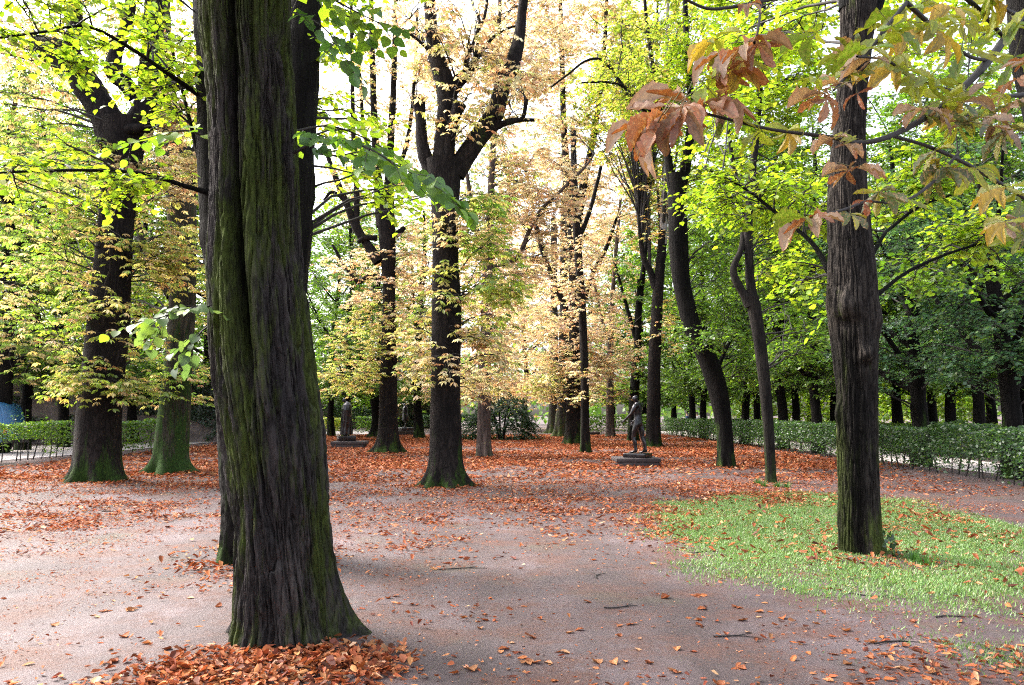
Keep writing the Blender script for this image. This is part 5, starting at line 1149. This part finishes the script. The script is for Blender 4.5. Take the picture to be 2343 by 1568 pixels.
# ------------------------------------------------------------------ grass
def inpoly(x, y, poly):
    poly = np.asarray(poly); r = np.zeros(x.shape, bool); j = len(poly) - 1
    for i in range(len(poly)):
        xi, yi, xj, yj = *poly[i], *poly[j]
        c = ((yi > y) != (yj > y)) & (x < (xj - xi) * (y - yi) / (yj - yi + 1e-12) + xi); r ^= c; j = i
    return r
gpoly = np.array([gp(*p)[:2] for p in [(1520, 1185), (1535, 1160), (1590, 1142), (1700, 1130), (1850, 1130), (2010, 1140), (2120, 1160), (2230, 1200), (2420, 1240), (2560, 1420), (2520, 1600), (2330, 1570), (2230, 1500), (2120, 1410), (2010, 1360), (1880, 1345), (1760, 1340), (1650, 1300), (1580, 1250)]])
gcore = gpoly.mean(0)
g = np.random.default_rng(41)
def grass_d(x, y):
    ins = inpoly(x, y, gpoly)
    # thin, tufty towards the front
    ed = np.clip((y - 7.0 + .75 * np.clip(x - 2.6, 0, 3) - .6 * noise(x * .9, y * .9, 0, 6)) / 2.6, 0, 1)
    tuft = np.clip(fbm(x * 1.7, y * 1.7, 0 * x, 17, 3) * 1.0 - .12 + ed * .85, 0, 1)
    return ins * tuft * (np.hypot(x - TREES['right_linden']['org'][0], y - TREES['right_linden']['Y']) > .42)
n = 800000; x = g.uniform(1.5, 11, n); y = g.uniform(3.9, 16.5, n)
wob = .35 * fbm(x * 1.1, y * 1.1, 0 * x, 19, 3) + g.normal(0, .3, n); wob2 = .35 * fbm(x * 1.1, y * 1.1, 0 * x, 29, 3) + g.normal(0, .3, n); k = g.uniform(0, 1, n) < grass_d(x + wob, y + wob2) * np.clip(1.25 - (y - 5) * .04, .5, 1); x, y = x[k], y[k]; n = len(x)
z = gz(x, y); a = g.uniform(0, 6.28, n); hgt = g.uniform(.012, .042, n) * (1 + .3 * noise(x, y, 0 * x, 5)); wd = .0026 + .00042 * y
bs = np.stack([x, y, z], -1); sd = np.stack([np.cos(a), np.sin(a), 0 * a], -1) * wd[:, None]; ln = np.stack([-np.sin(a), np.cos(a), 0 * a], -1) * (hgt * g.uniform(.2, 1.0, n))[:, None] + g.normal(0, .012, (n, 3)); ln[:, 2] = hgt
V = np.stack([bs - sd, bs + sd, bs + ln], 1).reshape(-1, 3); F = np.arange(3 * n).reshape(-1, 3)
c = np.array([(.15, .265, .08), (.12, .22, .06), (.19, .28, .10), (.27, .27, .14), (.24, .16, .10)])[g.choice(5, n, p=[.42, .28, .2, .07, .03])] * (1 + g.normal(0, .15, (n, 1))) * (1 + .2 * noise(x * .8, y * .8, 0 * x, 33))[:, None]
go = link('grass', mesh_from('grass', V, F, np.repeat(np.clip(c, .01, .6), 3, 0)), M['grass'], kind='stuff'); go['label'] = 'short green grass patch round the burled linden'; go['category'] = 'grass'
def tuft(label, px, py, nb, h, group):
    q = gp(px, py); g = np.random.default_rng(int(px)); a = g.uniform(0, 6.28, nb); r = g.uniform(0, .09, nb); b = np.stack([np.cos(a) * r, np.sin(a) * r, 0 * a], -1); t = np.stack([np.cos(a) * .05, np.sin(a) * .05, h * g.uniform(.6, 1.1, nb)], -1) + g.normal(0, .02, (nb, 3)); s = np.stack([-np.sin(a), np.cos(a), 0 * a], -1) * .009
    V = np.stack([b - s, b + s, b + t], 1).reshape(-1, 3); o = link('grass_tuft', mesh_from('grass_tuft', V, np.arange(3 * nb).reshape(-1, 3), np.repeat(np.array([(.06, .15, .03)]) * g.uniform(.7, 1.3, (nb, 1)), 3, 0)), M['grass'], loc=(q[0], q[1], float(gz(q[0], q[1]))))
    tag(o, label, 'grass tuft', group)
for lab, px, py in (('grass tuft left of the slender tree foot, farther back', 1733, 1108), ('grass tuft just left of the slender tree foot', 1748, 1114), ('grass tuft just right of the slender tree foot', 1779, 1116), ('grass tuft farther right of the slender tree foot', 1800, 1117)): tuft(lab, px, py, 60, .14, 'green tufts at the slender tree')
for lab, px, py in (('green shoot clump right of the burled linden foot', 2086, 1290), ('green shoot clump farther right of the burled linden foot', 2118, 1298)): tuft(lab, px, py, 40, .14, 'green shoots near the burled linden')
# ivy at the right linden's foot
T = TREES['right_linden']; g = np.random.default_rng(88); n = 60
ph = g.normal(-.75, .45, n); zz = g.uniform(0, 1, n) ** 1.6 * .32; r = .27 + .12 * np.exp(-zz / .12) + g.uniform(0, .05, n)
ps = np.stack([T['org'][0] + np.cos(ph) * r, T['Y'] + np.sin(ph) * r, zz + .03], -1); nr = np.stack([np.cos(ph), np.sin(ph), .5 + 0 * ph], -1) + g.normal(0, .3, (n, 3)); t = g.normal(0, .6, (n, 3)); t[:, 2] -= .5
LV = Leaves(); LV.add('heart', ps, t, nr, g.uniform(.035, .065, n), g.uniform(.035, .06, n), colors('dark', n, g)); LV.build('ivy', M['leaf'], T['root'], T['org'])

# ------------------------------------------------------------------ fallen leaves
def bump2(x, y, cx_, cy_, rx, ry): return np.exp(-((x - cx_) / rx) ** 2 - ((y - cy_) / ry) ** 2)
CT, LT, RT, MT = [TREES[k]['org'] for k in ('centre_chestnut', 'left_chestnut', 'right_linden', 'mossy_tree')]
pile2 = gp(455, 1312)
FEET = [(TREES[k]['org'][0], TREES[k]['org'][1], r) for k, r in (('centre_chestnut', .55), ('left_chestnut', .7), ('mossy_tree', .7), ('slim_chestnut', .7), ('curved_tree', .35), ('right_linden', .36), ('second_linden', .6))]
def carpet(x, y):
    """leaves per square metre"""
    nz1 = fbm(x * .45, y * .45, 0 * x, 51, 3); nz2 = fbm(x * 1.5, y * 1.5, 0 * x, 57, 2)
    d = 26 * np.clip(.6 + 1.4 * nz1, .1, 3) * np.clip(.55 + 1.3 * nz2, .08, 2.2)
    d = d + 330 * bump2(y, 0, 15.2, 0, 4.0, 1) * np.clip(.7 + .9 * nz1, .12, 1.5) * np.clip(.7 + .8 * nz2, .2, 2) * (x < 7)
    far = np.clip((y - 15) / 7, 0, 1)
    trail = bump2(y, 0, 21.5, 0, 1.8, 1) * (x > -6)           # the worn track before the plinth
    d = d + far * 190 * np.clip(.75 + .8 * nz1, .15, 1.5) * (1 - .55 * trail) * (x < 10.4 + .02 * y) * (x > -15.5)
    d = d + 80 * bump2(x, y, CT[0] + .3, CT[1] - 1.5, 3.2, 2.2) * np.clip(.7 + nz2, .2, 2) + 60 * bump2(x, y, CT[0] + 2.5, CT[1] - 2.5, 3.5, 1.6) * np.clip(.5 + nz2, .1, 2)
    d = d + 70 * bump2(x, y, LT[0], LT[1] - 1.2, 3.5, 2.4) * np.clip(.7 + nz2, .2, 2) + 60 * bump2(x, y, MT[0], MT[1] - 1, 2.5, 2.0)
    d = d + 42 * bump2(x, y, -1.2, 11.8, 3.6, 1.3) * np.clip(.3 + 1.4 * nz2, 0, 2) + 30 * bump2(x, y, -7.5, 14.5, 3.5, 2.2) * np.clip(.4 + 1.2 * nz2, 0, 2)
    d = d + 280 * bump2(x, y, pile2[0], pile2[1], .5, .75) * np.clip(.6 + 1.2 * nz2, .1, 2)
    d = d + 120 * bump2(x, y, RT[0] - .1, RT[1] - .55, .7, .4) + 230 * bump2(x, y, 2.9, 4.9, 1.4, .8) * np.clip(.3 + 1.3 * nz2, 0, 2) + 110 * bump2(x, y, 3.9, 6.1, 1.6, 1.2) * np.clip(.3 + 1.3 * nz2, 0, 2) + 14 * bump2(x, y, 5, 9, 3, 2.5)
    d = d + 45 * bump2(x, y, .9, 4.3, 2.2, .9) * np.clip(.4 + 1.2 * nz2, 0, 2) + 110 * bump2(x, y, -.6, 6.6, .8, .35)
    for q in FEET: r = np.hypot(x - q[0], (y - q[1])); d = d + 150 * np.exp(-((r - q[2]) / .35) ** 2) * (r > q[2] - .1)
    d = d + 70 * bump2(x, y, b1[0] + .1, T1Y - .8, 1.25, .7) * np.clip(.6 + nz2, .1, 2)
    return d
def pile(x, y):
    p = bump2(x, y, b1[0] + .10, T1Y - .75, .58, .36) + .75 * bump2(x, y, b1[0] - .28, T1Y - 1.05, .42, .42) + .8 * bump2(x, y, b1[0] + .60, T1Y - .62, .36, .32)
    return np.clip(p * 1.05 + .22 * fbm(x * 3, y * 3, 0 * x, 71, 2) * (p > .1), 0, 1)
def scatter(g, x0, x1, y0, y1, dens_max, f):
    n = int((x1 - x0) * (y1 - y0) * dens_max); x = g.uniform(x0, x1, n); y = g.uniform(y0, y1, n); k = g.uniform(0, dens_max, n) < f(x, y); return x[k], y[k]
def clear_trunks(x, y):
    k = np.ones(len(x), bool)
    for key, r in (('near_linden', .36), ('right_linden', .27), ('centre_chestnut', .42), ('left_chestnut', .5), ('mossy_tree', .5), ('second_linden', .4)):
        o = TREES[key]['org']; k &= np.hypot(x - o[0], y - o[1]) > r
    return k
def lay(LV, g, x, y, lo, hi, tilt, lift, shape, ratio=(.34, .55), extra_z=None, pal='rust'):
    k = clear_trunks(x, y); x, y = x[k], y[k]; n = len(x); z = gz(x, y) + g.uniform(.006, lift, n)
    if extra_z is not None: z = z + extra_z[k]
    a = g.uniform(0, 6.28, n); t = np.stack([np.cos(a), np.sin(a), g.normal(0, tilt, n)], -1); nr = g.normal(0, tilt, (n, 3)); nr[:, 2] += 1
    fl = g.uniform(0, 1, n) < .35; nr[fl] *= -1
    ln = g.uniform(lo, hi, n); LV.add(shape, np.stack([x, y, z], -1), t, nr, ln, ln * g.uniform(*ratio, n), colors(pal, n, g, .22))
g = np.random.default_rng(61); LV = Leaves()
x, y = scatter(g, -16, 13, 20, 62, 260, carpet); lay(LV, g, x, y, .09, .18, .30, .03, 'kite')
x, y = scatter(g, -13, 11, 8, 20, 520, carpet); k = g.uniform(0, 1, len(x)) < .45; lay(LV, g, x[k], y[k], .045, .11, .30, .022, 'curl'); lay(LV, g, x[~k], y[~k], .04, .10, .3, .02, 'kite')
x, y = scatter(g, -5, 5.5, 2.6, 8, 320, carpet); lay(LV, g, x, y, .025, .075, .28, .016, 'curl')
x, y = scatter(g, -5, 5.5, 2.6, 9, 420, lambda x, y: 150 * np.clip(.4 + 1.3 * fbm(x * 1.1, y * 1.1, 0 * x, 91, 3), 0, 2)); lay(LV, g, x, y, .010, .035, .25, .006, 'kite', ratio=(.2, .7))     # crumbs
x, y = scatter(g, -12, 9, 7.5, 20, 600, lambda x, y: 270 * np.clip((y - 7.5) / 4, .3, 1.3) * np.clip(.45 + 1.3 * fbm(x * .8, y * .8, 0 * x, 91, 3), 0, 2)); lay(LV, g, x, y, .016, .05, .25, .008, 'kite', ratio=(.2, .7))
x, y = scatter(g, -3.4, .8, 4.0, 6.4, 1900, lambda x, y: 1900 * (pile(x, y) > .05) * pile(x, y)); pz = pile(x, y) * .035 * g.uniform(.1, 1, len(x)); lay(LV, g, x, y, .025, .082, .38, .016, 'curl', ratio=(.25, .8), extra_z=pz)
x, y = scatter(g, 1.5, 10, 5, 16, 30, lambda x, y: 13 * grass_d(x, y)); lay(LV, g, x, y, .06, .13, .5, .05, 'curl')
fl = LV.build('fallen_leaves', M['litter'], None, (0, 0, 0)); fl['label'] = 'carpet of rust-brown fallen leaves spread over the sandy ground'; fl['category'] = 'leaves'

# the largest fallen leaves, one by one
def curled_leaf(name, seed, palmate=False, base=None):
    g = np.random.default_rng(seed); Vs, Fs, Cs, off = [], [], [], 0
    for q in range(5 if palmate else 1):
        a0 = (q - 2) * .75 if palmate else 0; L = (1 - .15 * abs(q - 2)) * g.uniform(.8, 1.05) if palmate else 1.0; w = L * g.uniform(.30, .42) * (.8 if palmate else 1.15)
        na, nb = 8, 5; cu = g.uniform(.25, .75) * (1 if g.uniform() < .8 else -1); cl = g.uniform(.9, 2.6)
        for i in range(na):
            u = i / (na - 1); prof = (math.sin(math.pi * min(1, u ** 1.35)) ** .8) * (1 - .15 * (i % 2)) + .03
            for j in range(nb):
                v = j / (nb - 1) * 2 - 1; th = v * cl * .6; xx = u * L; yy = w * prof * math.sin(th) / .9; zz = w * prof * (1 - math.cos(th)) * .9 + cu * L * .3 * (u - .5) ** 2 + g.normal(0, .008)
                Vs.append((xx * math.cos(a0) - yy * math.sin(a0), xx * math.sin(a0) + yy * math.cos(a0), zz)); Cs.append(np.array(base) * (1 + .15 * g.normal()) * (1.25 if abs(v) < .1 else 1))
        for i in range(na - 1):
            for j in range(nb - 1): p = off + i * nb + j; Fs.append((p, p + 1, p + nb + 1, p + nb))
        off = len(Vs)
    V = np.array(Vs); V[:, 2] -= V[:, 2].min(); V[:, 0] -= .4
    me = mesh_from(name, V, np.array(Fs), np.clip(np.array(Cs), .01, .8), smooth=True); me.materials.append(M['litter_near']); return me
bases = [(.34, .105, .035), (.26, .075, .03), (.42, .17, .075), (.30, .13, .06), (.50, .27, .15), (.20, .06, .03)]
FL = [curled_leaf('fallen_leaf', i, i % 4 == 3, bases[i % 6]) for i in range(14)]
zones = [('in the near linden heap', 'leaves heaped at the near linden', 120, lambda x, y: 900 * pile(x, y), (-3.2, .6, 4.0, 5.6)),
         ('on bare foreground soil', 'single leaves on the bare soil', 100, lambda x, y: 60 * (1 - pile(x, y)) * np.clip(.5 + fbm(x, y, 0 * x, 99, 2), .1, 1), (-3.6, 2.2, 3.6, 7.2)),
         ('at the thin grass edge', 'leaves at the edge of the grass', 80, lambda x, y: 60 * np.clip(.6 + fbm(x * 1.3, y * 1.3, 0 * x, 97, 2), .05, 1.5), (1.4, 4.2, 3.6, 6.6))]
for lab, grp, cnt, f, (x0, x1, y0, y1) in zones:
    x, y = scatter(g, x0, x1, y0, y1, 900 if cnt == 120 else 90, f); k = clear_trunks(x, y); x, y = x[k], y[k]; pick = g.permutation(len(x))[:cnt]
    for i in pick:
        o = bpy.data.objects.new('fallen_leaf', FL[g.integers(len(FL))]); COL.objects.link(o); s = g.uniform(.05, .10)
        zp = float(pile(np.array([x[i]]), np.array([y[i]]))[0]) * .03 if cnt == 120 else 0
        o.location = (x[i], y[i], float(gz(x[i], y[i])) + .002 + zp); o.rotation_euler = (g.normal(0, .18), g.normal(0, .18) + (math.pi if g.uniform() < .3 and cnt == 120 else 0), g.uniform(0, 6.28)); o.scale = (s, s, s)
        kd = FL.index(o.data); look = ['rust-red', 'dark brown', 'orange-tan', 'brown', 'pale tan', 'blackish brown'][kd % 6] + (' five-fingered' if kd % 4 == 3 else ' curled'); size = 'large' if s > .083 else ('middling' if s > .067 else 'small')
        side = 'left' if x[i] < x0 + (x1 - x0) * .38 else ('right' if x[i] > x0 + (x1 - x0) * .66 else 'middle'); dp = 'nearer' if y[i] < (y0 + y1) / 2 else 'farther'
        tag(o, f'{size} {look} fallen leaf {lab}, {dp} {side} part', 'leaf', f'{grp}: {size} {look} {dp} {side}')
# twigs on the ground
TW = ['thin dark twig on the soil just left of the grass corner', 'long thin twig on the soil right of the massive near trunk', 'short steep twig on bare soil in the middle of the clearing', 'long twig lying in the grass right of the burled linden', 'thin twig on the pale soil at far left',
      'forked twig on the soil in front of the burled linden', 'thin twig on the foreground soil right of middle', 'thin twig on the foreground soil below the grass', 'twig among brown leaves at lower right', 'twig among thin grass at right, below the lawn', 'short twig beside the massive near trunk at its left', 'thin twig among leaves in front of the central chestnut']
for i, (px, py, L, a) in enumerate([(1600, 1268, .35, .3), (1060, 1302, .5, .1), (1370, 1320, .25, 1.2), (2130, 1275, .6, -.2), (255, 1172, .3, .2), (1990, 1365, .4, -.6), (1420, 1390, .3, .15), (1680, 1460, .3, -.2), (2050, 1480, .35, .1), (2180, 1420, .3, .2), (540, 1300, .2, .2), (1250, 1180, .4, -.1)]):
    q = gp(px, py); d = np.array([math.cos(a), math.sin(a), 0]); m_ = np.array([-d[1], d[0], 0]); p = [np.array([0, 0, .008]) + d * L * u + m_ * .03 * math.sin(u * 5 + i) for u in (-.5, -.2, .1, .5)]
    V, F = tubes(np.array([p]), np.array([[.006, .006, .005, .003]]), 5); b = p[2]; V2, F2 = tubes(np.array([[b, b + d * .06 + m_ * .05, b + d * .1 + m_ * .1]]), np.array([[.004, .003, .002]]), 4)
    o = link('fallen_twig', mesh_from('fallen_twig', np.vstack([V, V2]), np.vstack([F, F2 + len(V)])), M['twig'], loc=(q[0], q[1], float(gz(q[0], q[1])))); tag(o, TW[i], 'twig', 'twigs scattered on the ground')

# ------------------------------------------------------------------ the overhanging chestnut at the right edge
Y17 = 4.6
base = np.array([X(2560, Y17), Y17, 0.0])
root = thing('chestnut_tree', 'overhanging chestnut at the right edge with large blotched brown and green leaves', 'tree', base)
p4 = [[*(base + [0, 0, -.2]), .26], [*(base + [-.02, 0, .6]), .2], [*at(2480, 600, Y17), .175], [*at(2410, 250, Y17), .16], [*at(2372, 60, Y17), .15], [*at(2362, -200, Y17), .13]]
V, F, s17 = limb_mesh('trunk', p4, sides=40, per=14, knob=.12, seed=3); link('trunk', mesh_from('trunk', V - base, F, smooth=True), M['bark_dark'], root)
def cleaf_mesh(seed, col, nlf, col2=None, olive=False):
    g = np.random.default_rng(seed); Vs, Fs, Cs, off = [], [], [], 0
    V, F = tubes(np.array([[(-.55, 0, .06), (-.25, 0, .03), (0, 0, 0)]]), np.array([[.012, .010, .012]]), 4); Vs += list(map(tuple, V)); Fs += list(map(tuple, F)); Cs += [(.16, .17, .05)] * len(V); off = len(Vs)
    for q in range(nlf):
        m = (nlf - 1) / 2; a0 = (q - m) / m * 1.7 + g.normal(0, .14); L = (1 - .30 * abs(q - m) / m) * g.uniform(.75, 1.12); w = L * g.uniform(.11, .18); dr = g.uniform(.1, .9); tw = g.normal(0, .9); fold = g.uniform(.1, 1.1); cu = g.normal(0, .25)
        cc = np.array(col2 if (col2 is not None and g.uniform() < .4) else col) * g.uniform(.7, 1.25); na, nb = 17, 7
        for i in range(na):
            u = i / (na - 1); prof = (u ** .95) * (1 - u ** 4.5) * 1.5 + .02; tooth = 1 + .13 * (i % 2) + g.normal(0, .05)
            for j in range(nb):
                v = j / (nb - 1) * 2 - 1; e = tooth if abs(v) > .9 else 1; yy = w * prof * v * e
                zz = -dr * L * u ** 2 * .6 + fold * abs(yy) + tw * yy * u + .022 * L * math.sin(i * 1.57 + q) * abs(v) + .012 * L * g.normal() * abs(v) * u; xx = L * (u - .14 * dr * u * u) + w * .25 * abs(v) * u
                th = a0 + cu * u * u; vein = .72 if abs(v) < .1 else (.86 if (i + abs(j - 3)) % 3 == 0 else 1.08); dry = 1 - .35 * max(0, abs(v) + u - 1.25)
                Vs.append((xx * math.cos(th) - yy * math.sin(th), xx * math.sin(th) + yy * math.cos(th), zz)); Cs.append(cc * vein * (1 + .10 * g.normal()) * np.array([1, dry, dry]))
        for i in range(na - 1):
            for j in range(nb - 1): p = off + i * nb + j; Fs.append((p, p + 1, p + nb + 1, p + nb))
        off = len(Vs)
    me = mesh_from('chestnut_leaf', np.array(Vs), np.array(Fs), np.clip(np.array(Cs), .01, .8), smooth=True); me.materials.append(M['leaf_olive' if olive else 'leaf_near']); return me
BR, TAN, OL, GN, RD = (.30, .12, .05), (.33, .23, .15), (.31, .36, .035), (.07, .14, .06), (.30, .08, .025)
CL = {'b': [cleaf_mesh(1, BR, 5), cleaf_mesh(2, BR, 6, TAN), cleaf_mesh(3, (.30, .14, .07), 5)], 't': [cleaf_mesh(4, TAN, 5, GN), cleaf_mesh(5, TAN, 6, BR)], 'o': [cleaf_mesh(6, OL, 6, None, True), cleaf_mesh(7, OL, 7, (.40, .30, .05), True), cleaf_mesh(8, (.24, .32, .03), 6, None, True), cleaf_mesh(12, (.16, .28, .03), 5, OL, True)], 'g': [cleaf_mesh(9, GN, 7, TAN), cleaf_mesh(10, (.07, .13, .035), 6, OL)], 'r': [cleaf_mesh(11, RD, 4), cleaf_mesh(13, RD, 3)]}
g = np.random.default_rng(17)
brs = [  # branch: points (px, py, depth, radius) and its leaves (px, py, depth, direction in degrees, length in px, kind)
 ([(2380, 0, 4.4, .035), (2335, 40, 4.2, .030), (2260, 140, 3.7, .026), (2190, 213, 3.4, .022), (2120, 267, 3.1, .019), (2033, 313, 2.8, .016), (1960, 327, 2.7, .013), (1890, 313, 2.6, .010), (1760, 296, 2.5, .008), (1620, 262, 2.4, .006), (1550, 245, 2.35, .004)],
  [(1545, 242, 2.35, 215, 200, 'b'), (1560, 245, 2.3, 245, 150, 'b'), (1600, 240, 2.4, 20, 150, 'b'), (1580, 235, 2.45, 165, 190, 'b'), (1520, 262, 2.3, 225, 190, 'b'), (1480, 275, 2.35, 200, 150, 'b'), (1500, 290, 2.3, 235, 170, 'b'), (1640, 225, 2.4, 320, 130, 'b'), (1650, 175, 2.4, 30, 150, 'b'), (1620, 200, 2.45, 60, 150, 'o'), (1660, 262, 2.5, 250, 110, 'o'), (1740, 300, 2.5, 230, 110, 'o'), (1800, 300, 2.6, 300, 90, 'o'), (1905, 318, 2.55, 200, 130, 't'), (1930, 330, 2.6, 330, 100, 't'), (1885, 215, 2.5, 190, 150, 't'), (1890, 225, 2.5, 300, 100, 'b'),
   (1960, 215, 2.7, 265, 90, 'r'), (2110, 250, 2.9, 200, 140, 't'), (2140, 255, 3.0, 330, 140, 'g'), (2250, 270, 3.0, 195, 160, 'g'), (2270, 290, 2.9, 340, 170, 'g'), (2300, 300, 2.9, 240, 150, 'g'), (2200, 235, 3.2, 60, 120, 't'), (2330, 230, 3.0, 200, 130, 'g')]),
 ([(2300, 90, 4.0, .018), (2213, 0, 3.6, .016), (2100, -60, 3.3, .014)], [(2180, 20, 3.4, 200, 150, 'o'), (2120, -10, 3.3, 250, 150, 'o')]),
 ([(2260, 140, 3.7, .014), (2200, 120, 3.4, .012), (2073, 7, 3.0, .014)], [(2200, 110, 3.3, 250, 160, 'o'), (2120, 60, 3.1, 200, 160, 'o'), (2140, 70, 3.1, 300, 150, 'o'), (2080, 20, 3.0, 190, 140, 'o')]),
 ([(2073, 7, 3.0, .013), (2030, 60, 2.9, .013), (1987, 117, 2.8, .011), (1907, 207, 2.6, .007)], [(1990, 110, 2.7, 200, 150, 'o'), (2010, 90, 2.8, 20, 130, 'o'), (1940, 170, 2.7, 230, 120, 'o'), (1920, 190, 2.6, 175, 130, 't'), (2040, 60, 2.8, 320, 130, 'o')]),
 ([(2190, 213, 3.4, .012), (2090, 180, 3.0, .009), (2030, 140, 2.8, .007), (1960, 130, 2.6, .005)], [(2060, 160, 2.9, 190, 150, 'o'), (2080, 175, 2.9, 290, 150, 'o'), (1990, 135, 2.7, 200, 170, 't'), (2120, 190, 3.0, 340, 140, 'o')]),
 ([(2342, 453, 4.1, .018), (2213, 377, 3.4, .014), (2120, 335, 3.0, .011), (2040, 312, 2.85, .010)], [(2230, 385, 3.3, 250, 120, 'o'), (2300, 430, 3.6, 200, 130, 'o'), (2140, 345, 3.0, 230, 130, 'g'), (2320, 440, 3.6, 300, 120, 'o')]),
 ([(2193, 350, 3.2, .009), (2127, 423, 2.9, .009), (2060, 463, 2.7, .007), (1980, 460, 2.55, .005)], [(2150, 390, 3.0, 240, 150, 'g'), (2160, 385, 3.0, 300, 140, 'g'), (2070, 455, 2.7, 200, 110, 'o'), (1975, 460, 2.5, 270, 70, 'r'), (1940, 390, 2.5, 190, 120, 't'), (1960, 385, 2.5, 350, 120, 't'), (2010, 440, 2.6, 300, 120, 'g')]),
 ([(1980, 460, 2.55, .005), (1930, 480, 2.4, .004), (1850, 500, 2.3, .004)], [(1850, 500, 2.3, 205, 150, 'b'), (1840, 498, 2.3, 175, 120, 'o'), (1870, 495, 2.3, 350, 90, 't'), (1945, 490, 2.4, 255, 90, 'g')]),
 ([(1850, -20, 2.6, .012), (1760, 0, 2.5, .010), (1673, 17, 2.4, .009), (1617, 20, 2.35, .008), (1565, -2, 2.3, .006)], [(1710, 10, 2.4, 270, 55, 'b'), (1720, 95, 2.3, 20, 120, 'b'), (1700, 105, 2.3, 215, 110, 'b'), (1735, 100, 2.3, 300, 100, 'b'), (1650, 120, 2.4, 210, 120, 'b'), (1640, 90, 2.5, 190, 130, 'o'), (1700, 130, 2.4, 250, 120, 'o')]),
 ([(1740, 4, 2.5, .004), (1735, 60, 2.35, .003), (1725, 100, 2.3, .003)], []),
 ([(2342, 217, 4.3, .02), (2270, 228, 3.9, .014), (2220, 262, 3.6, .010), (2180, 262, 3.5, .007)], [(2260, 240, 3.6, 150, 110, 'o'), (2220, 255, 3.5, 220, 110, 'o')]),
 ([(2372, 480, 3.6, .014), (2330, 500, 3.2, .010), (2290, 510, 3.0, .006)], [(2300, 508, 2.9, 215, 100, 'o'), (2330, 500, 3.0, 270, 110, 'g'), (2340, 540, 3.0, 250, 120, 'o')]),
 ([(2335, 40, 4.2, .018), (2280, 10, 3.8, .013), (2240, -30, 3.5, .01)], [(2280, 10, 3.7, 210, 140, 'o'), (2260, 0, 3.6, 300, 150, 'o'), (2310, 60, 3.6, 240, 150, 'o'), (2320, 130, 3.5, 250, 140, 'o'), (2330, 180, 3.3, 200, 120, 'b')]),
]
for pts, leaves in brs:
    p4 = [[*at(px, py, Yd), r * .66] for px, py, Yd, r in pts]; V, F, s = limb_mesh('branch', p4, sides=8, per=8, knob=.15, seed=len(pts))
    br = link('branch', mesh_from('branch', V - base, F, smooth=True), M['twig'], root)
    more = [(px + g.normal(0, 45), py + g.normal(-12, 28), Yd + g.normal(.15, .2), ang + g.normal(0, 50), L * g.uniform(.6, .9), ('o' if g.uniform() < .7 else kd)) for (px, py, Yd, ang, L, kd) in leaves if px > 1880 and py < 320 and kd != 'r']
    for (px, py, Yd, ang, L, kd) in leaves + more:
        p = at(px, py, Yd); a = math.radians(ang); t = np.array([math.cos(a), g.normal(0, .35) - .15, math.sin(a) * .8 - .12]); nr = np.array([g.normal(0, .25), -.28 + g.normal(0, .25), 1.0])
        ms = CL[kd]; o = bpy.data.objects.new('leaf', ms[g.integers(len(ms))]); COL.objects.link(o); o.parent = br
        o.matrix_local = frame(p - base, t, nr, (.80 if px < 1800 else .68) * L / FPX * Yd)
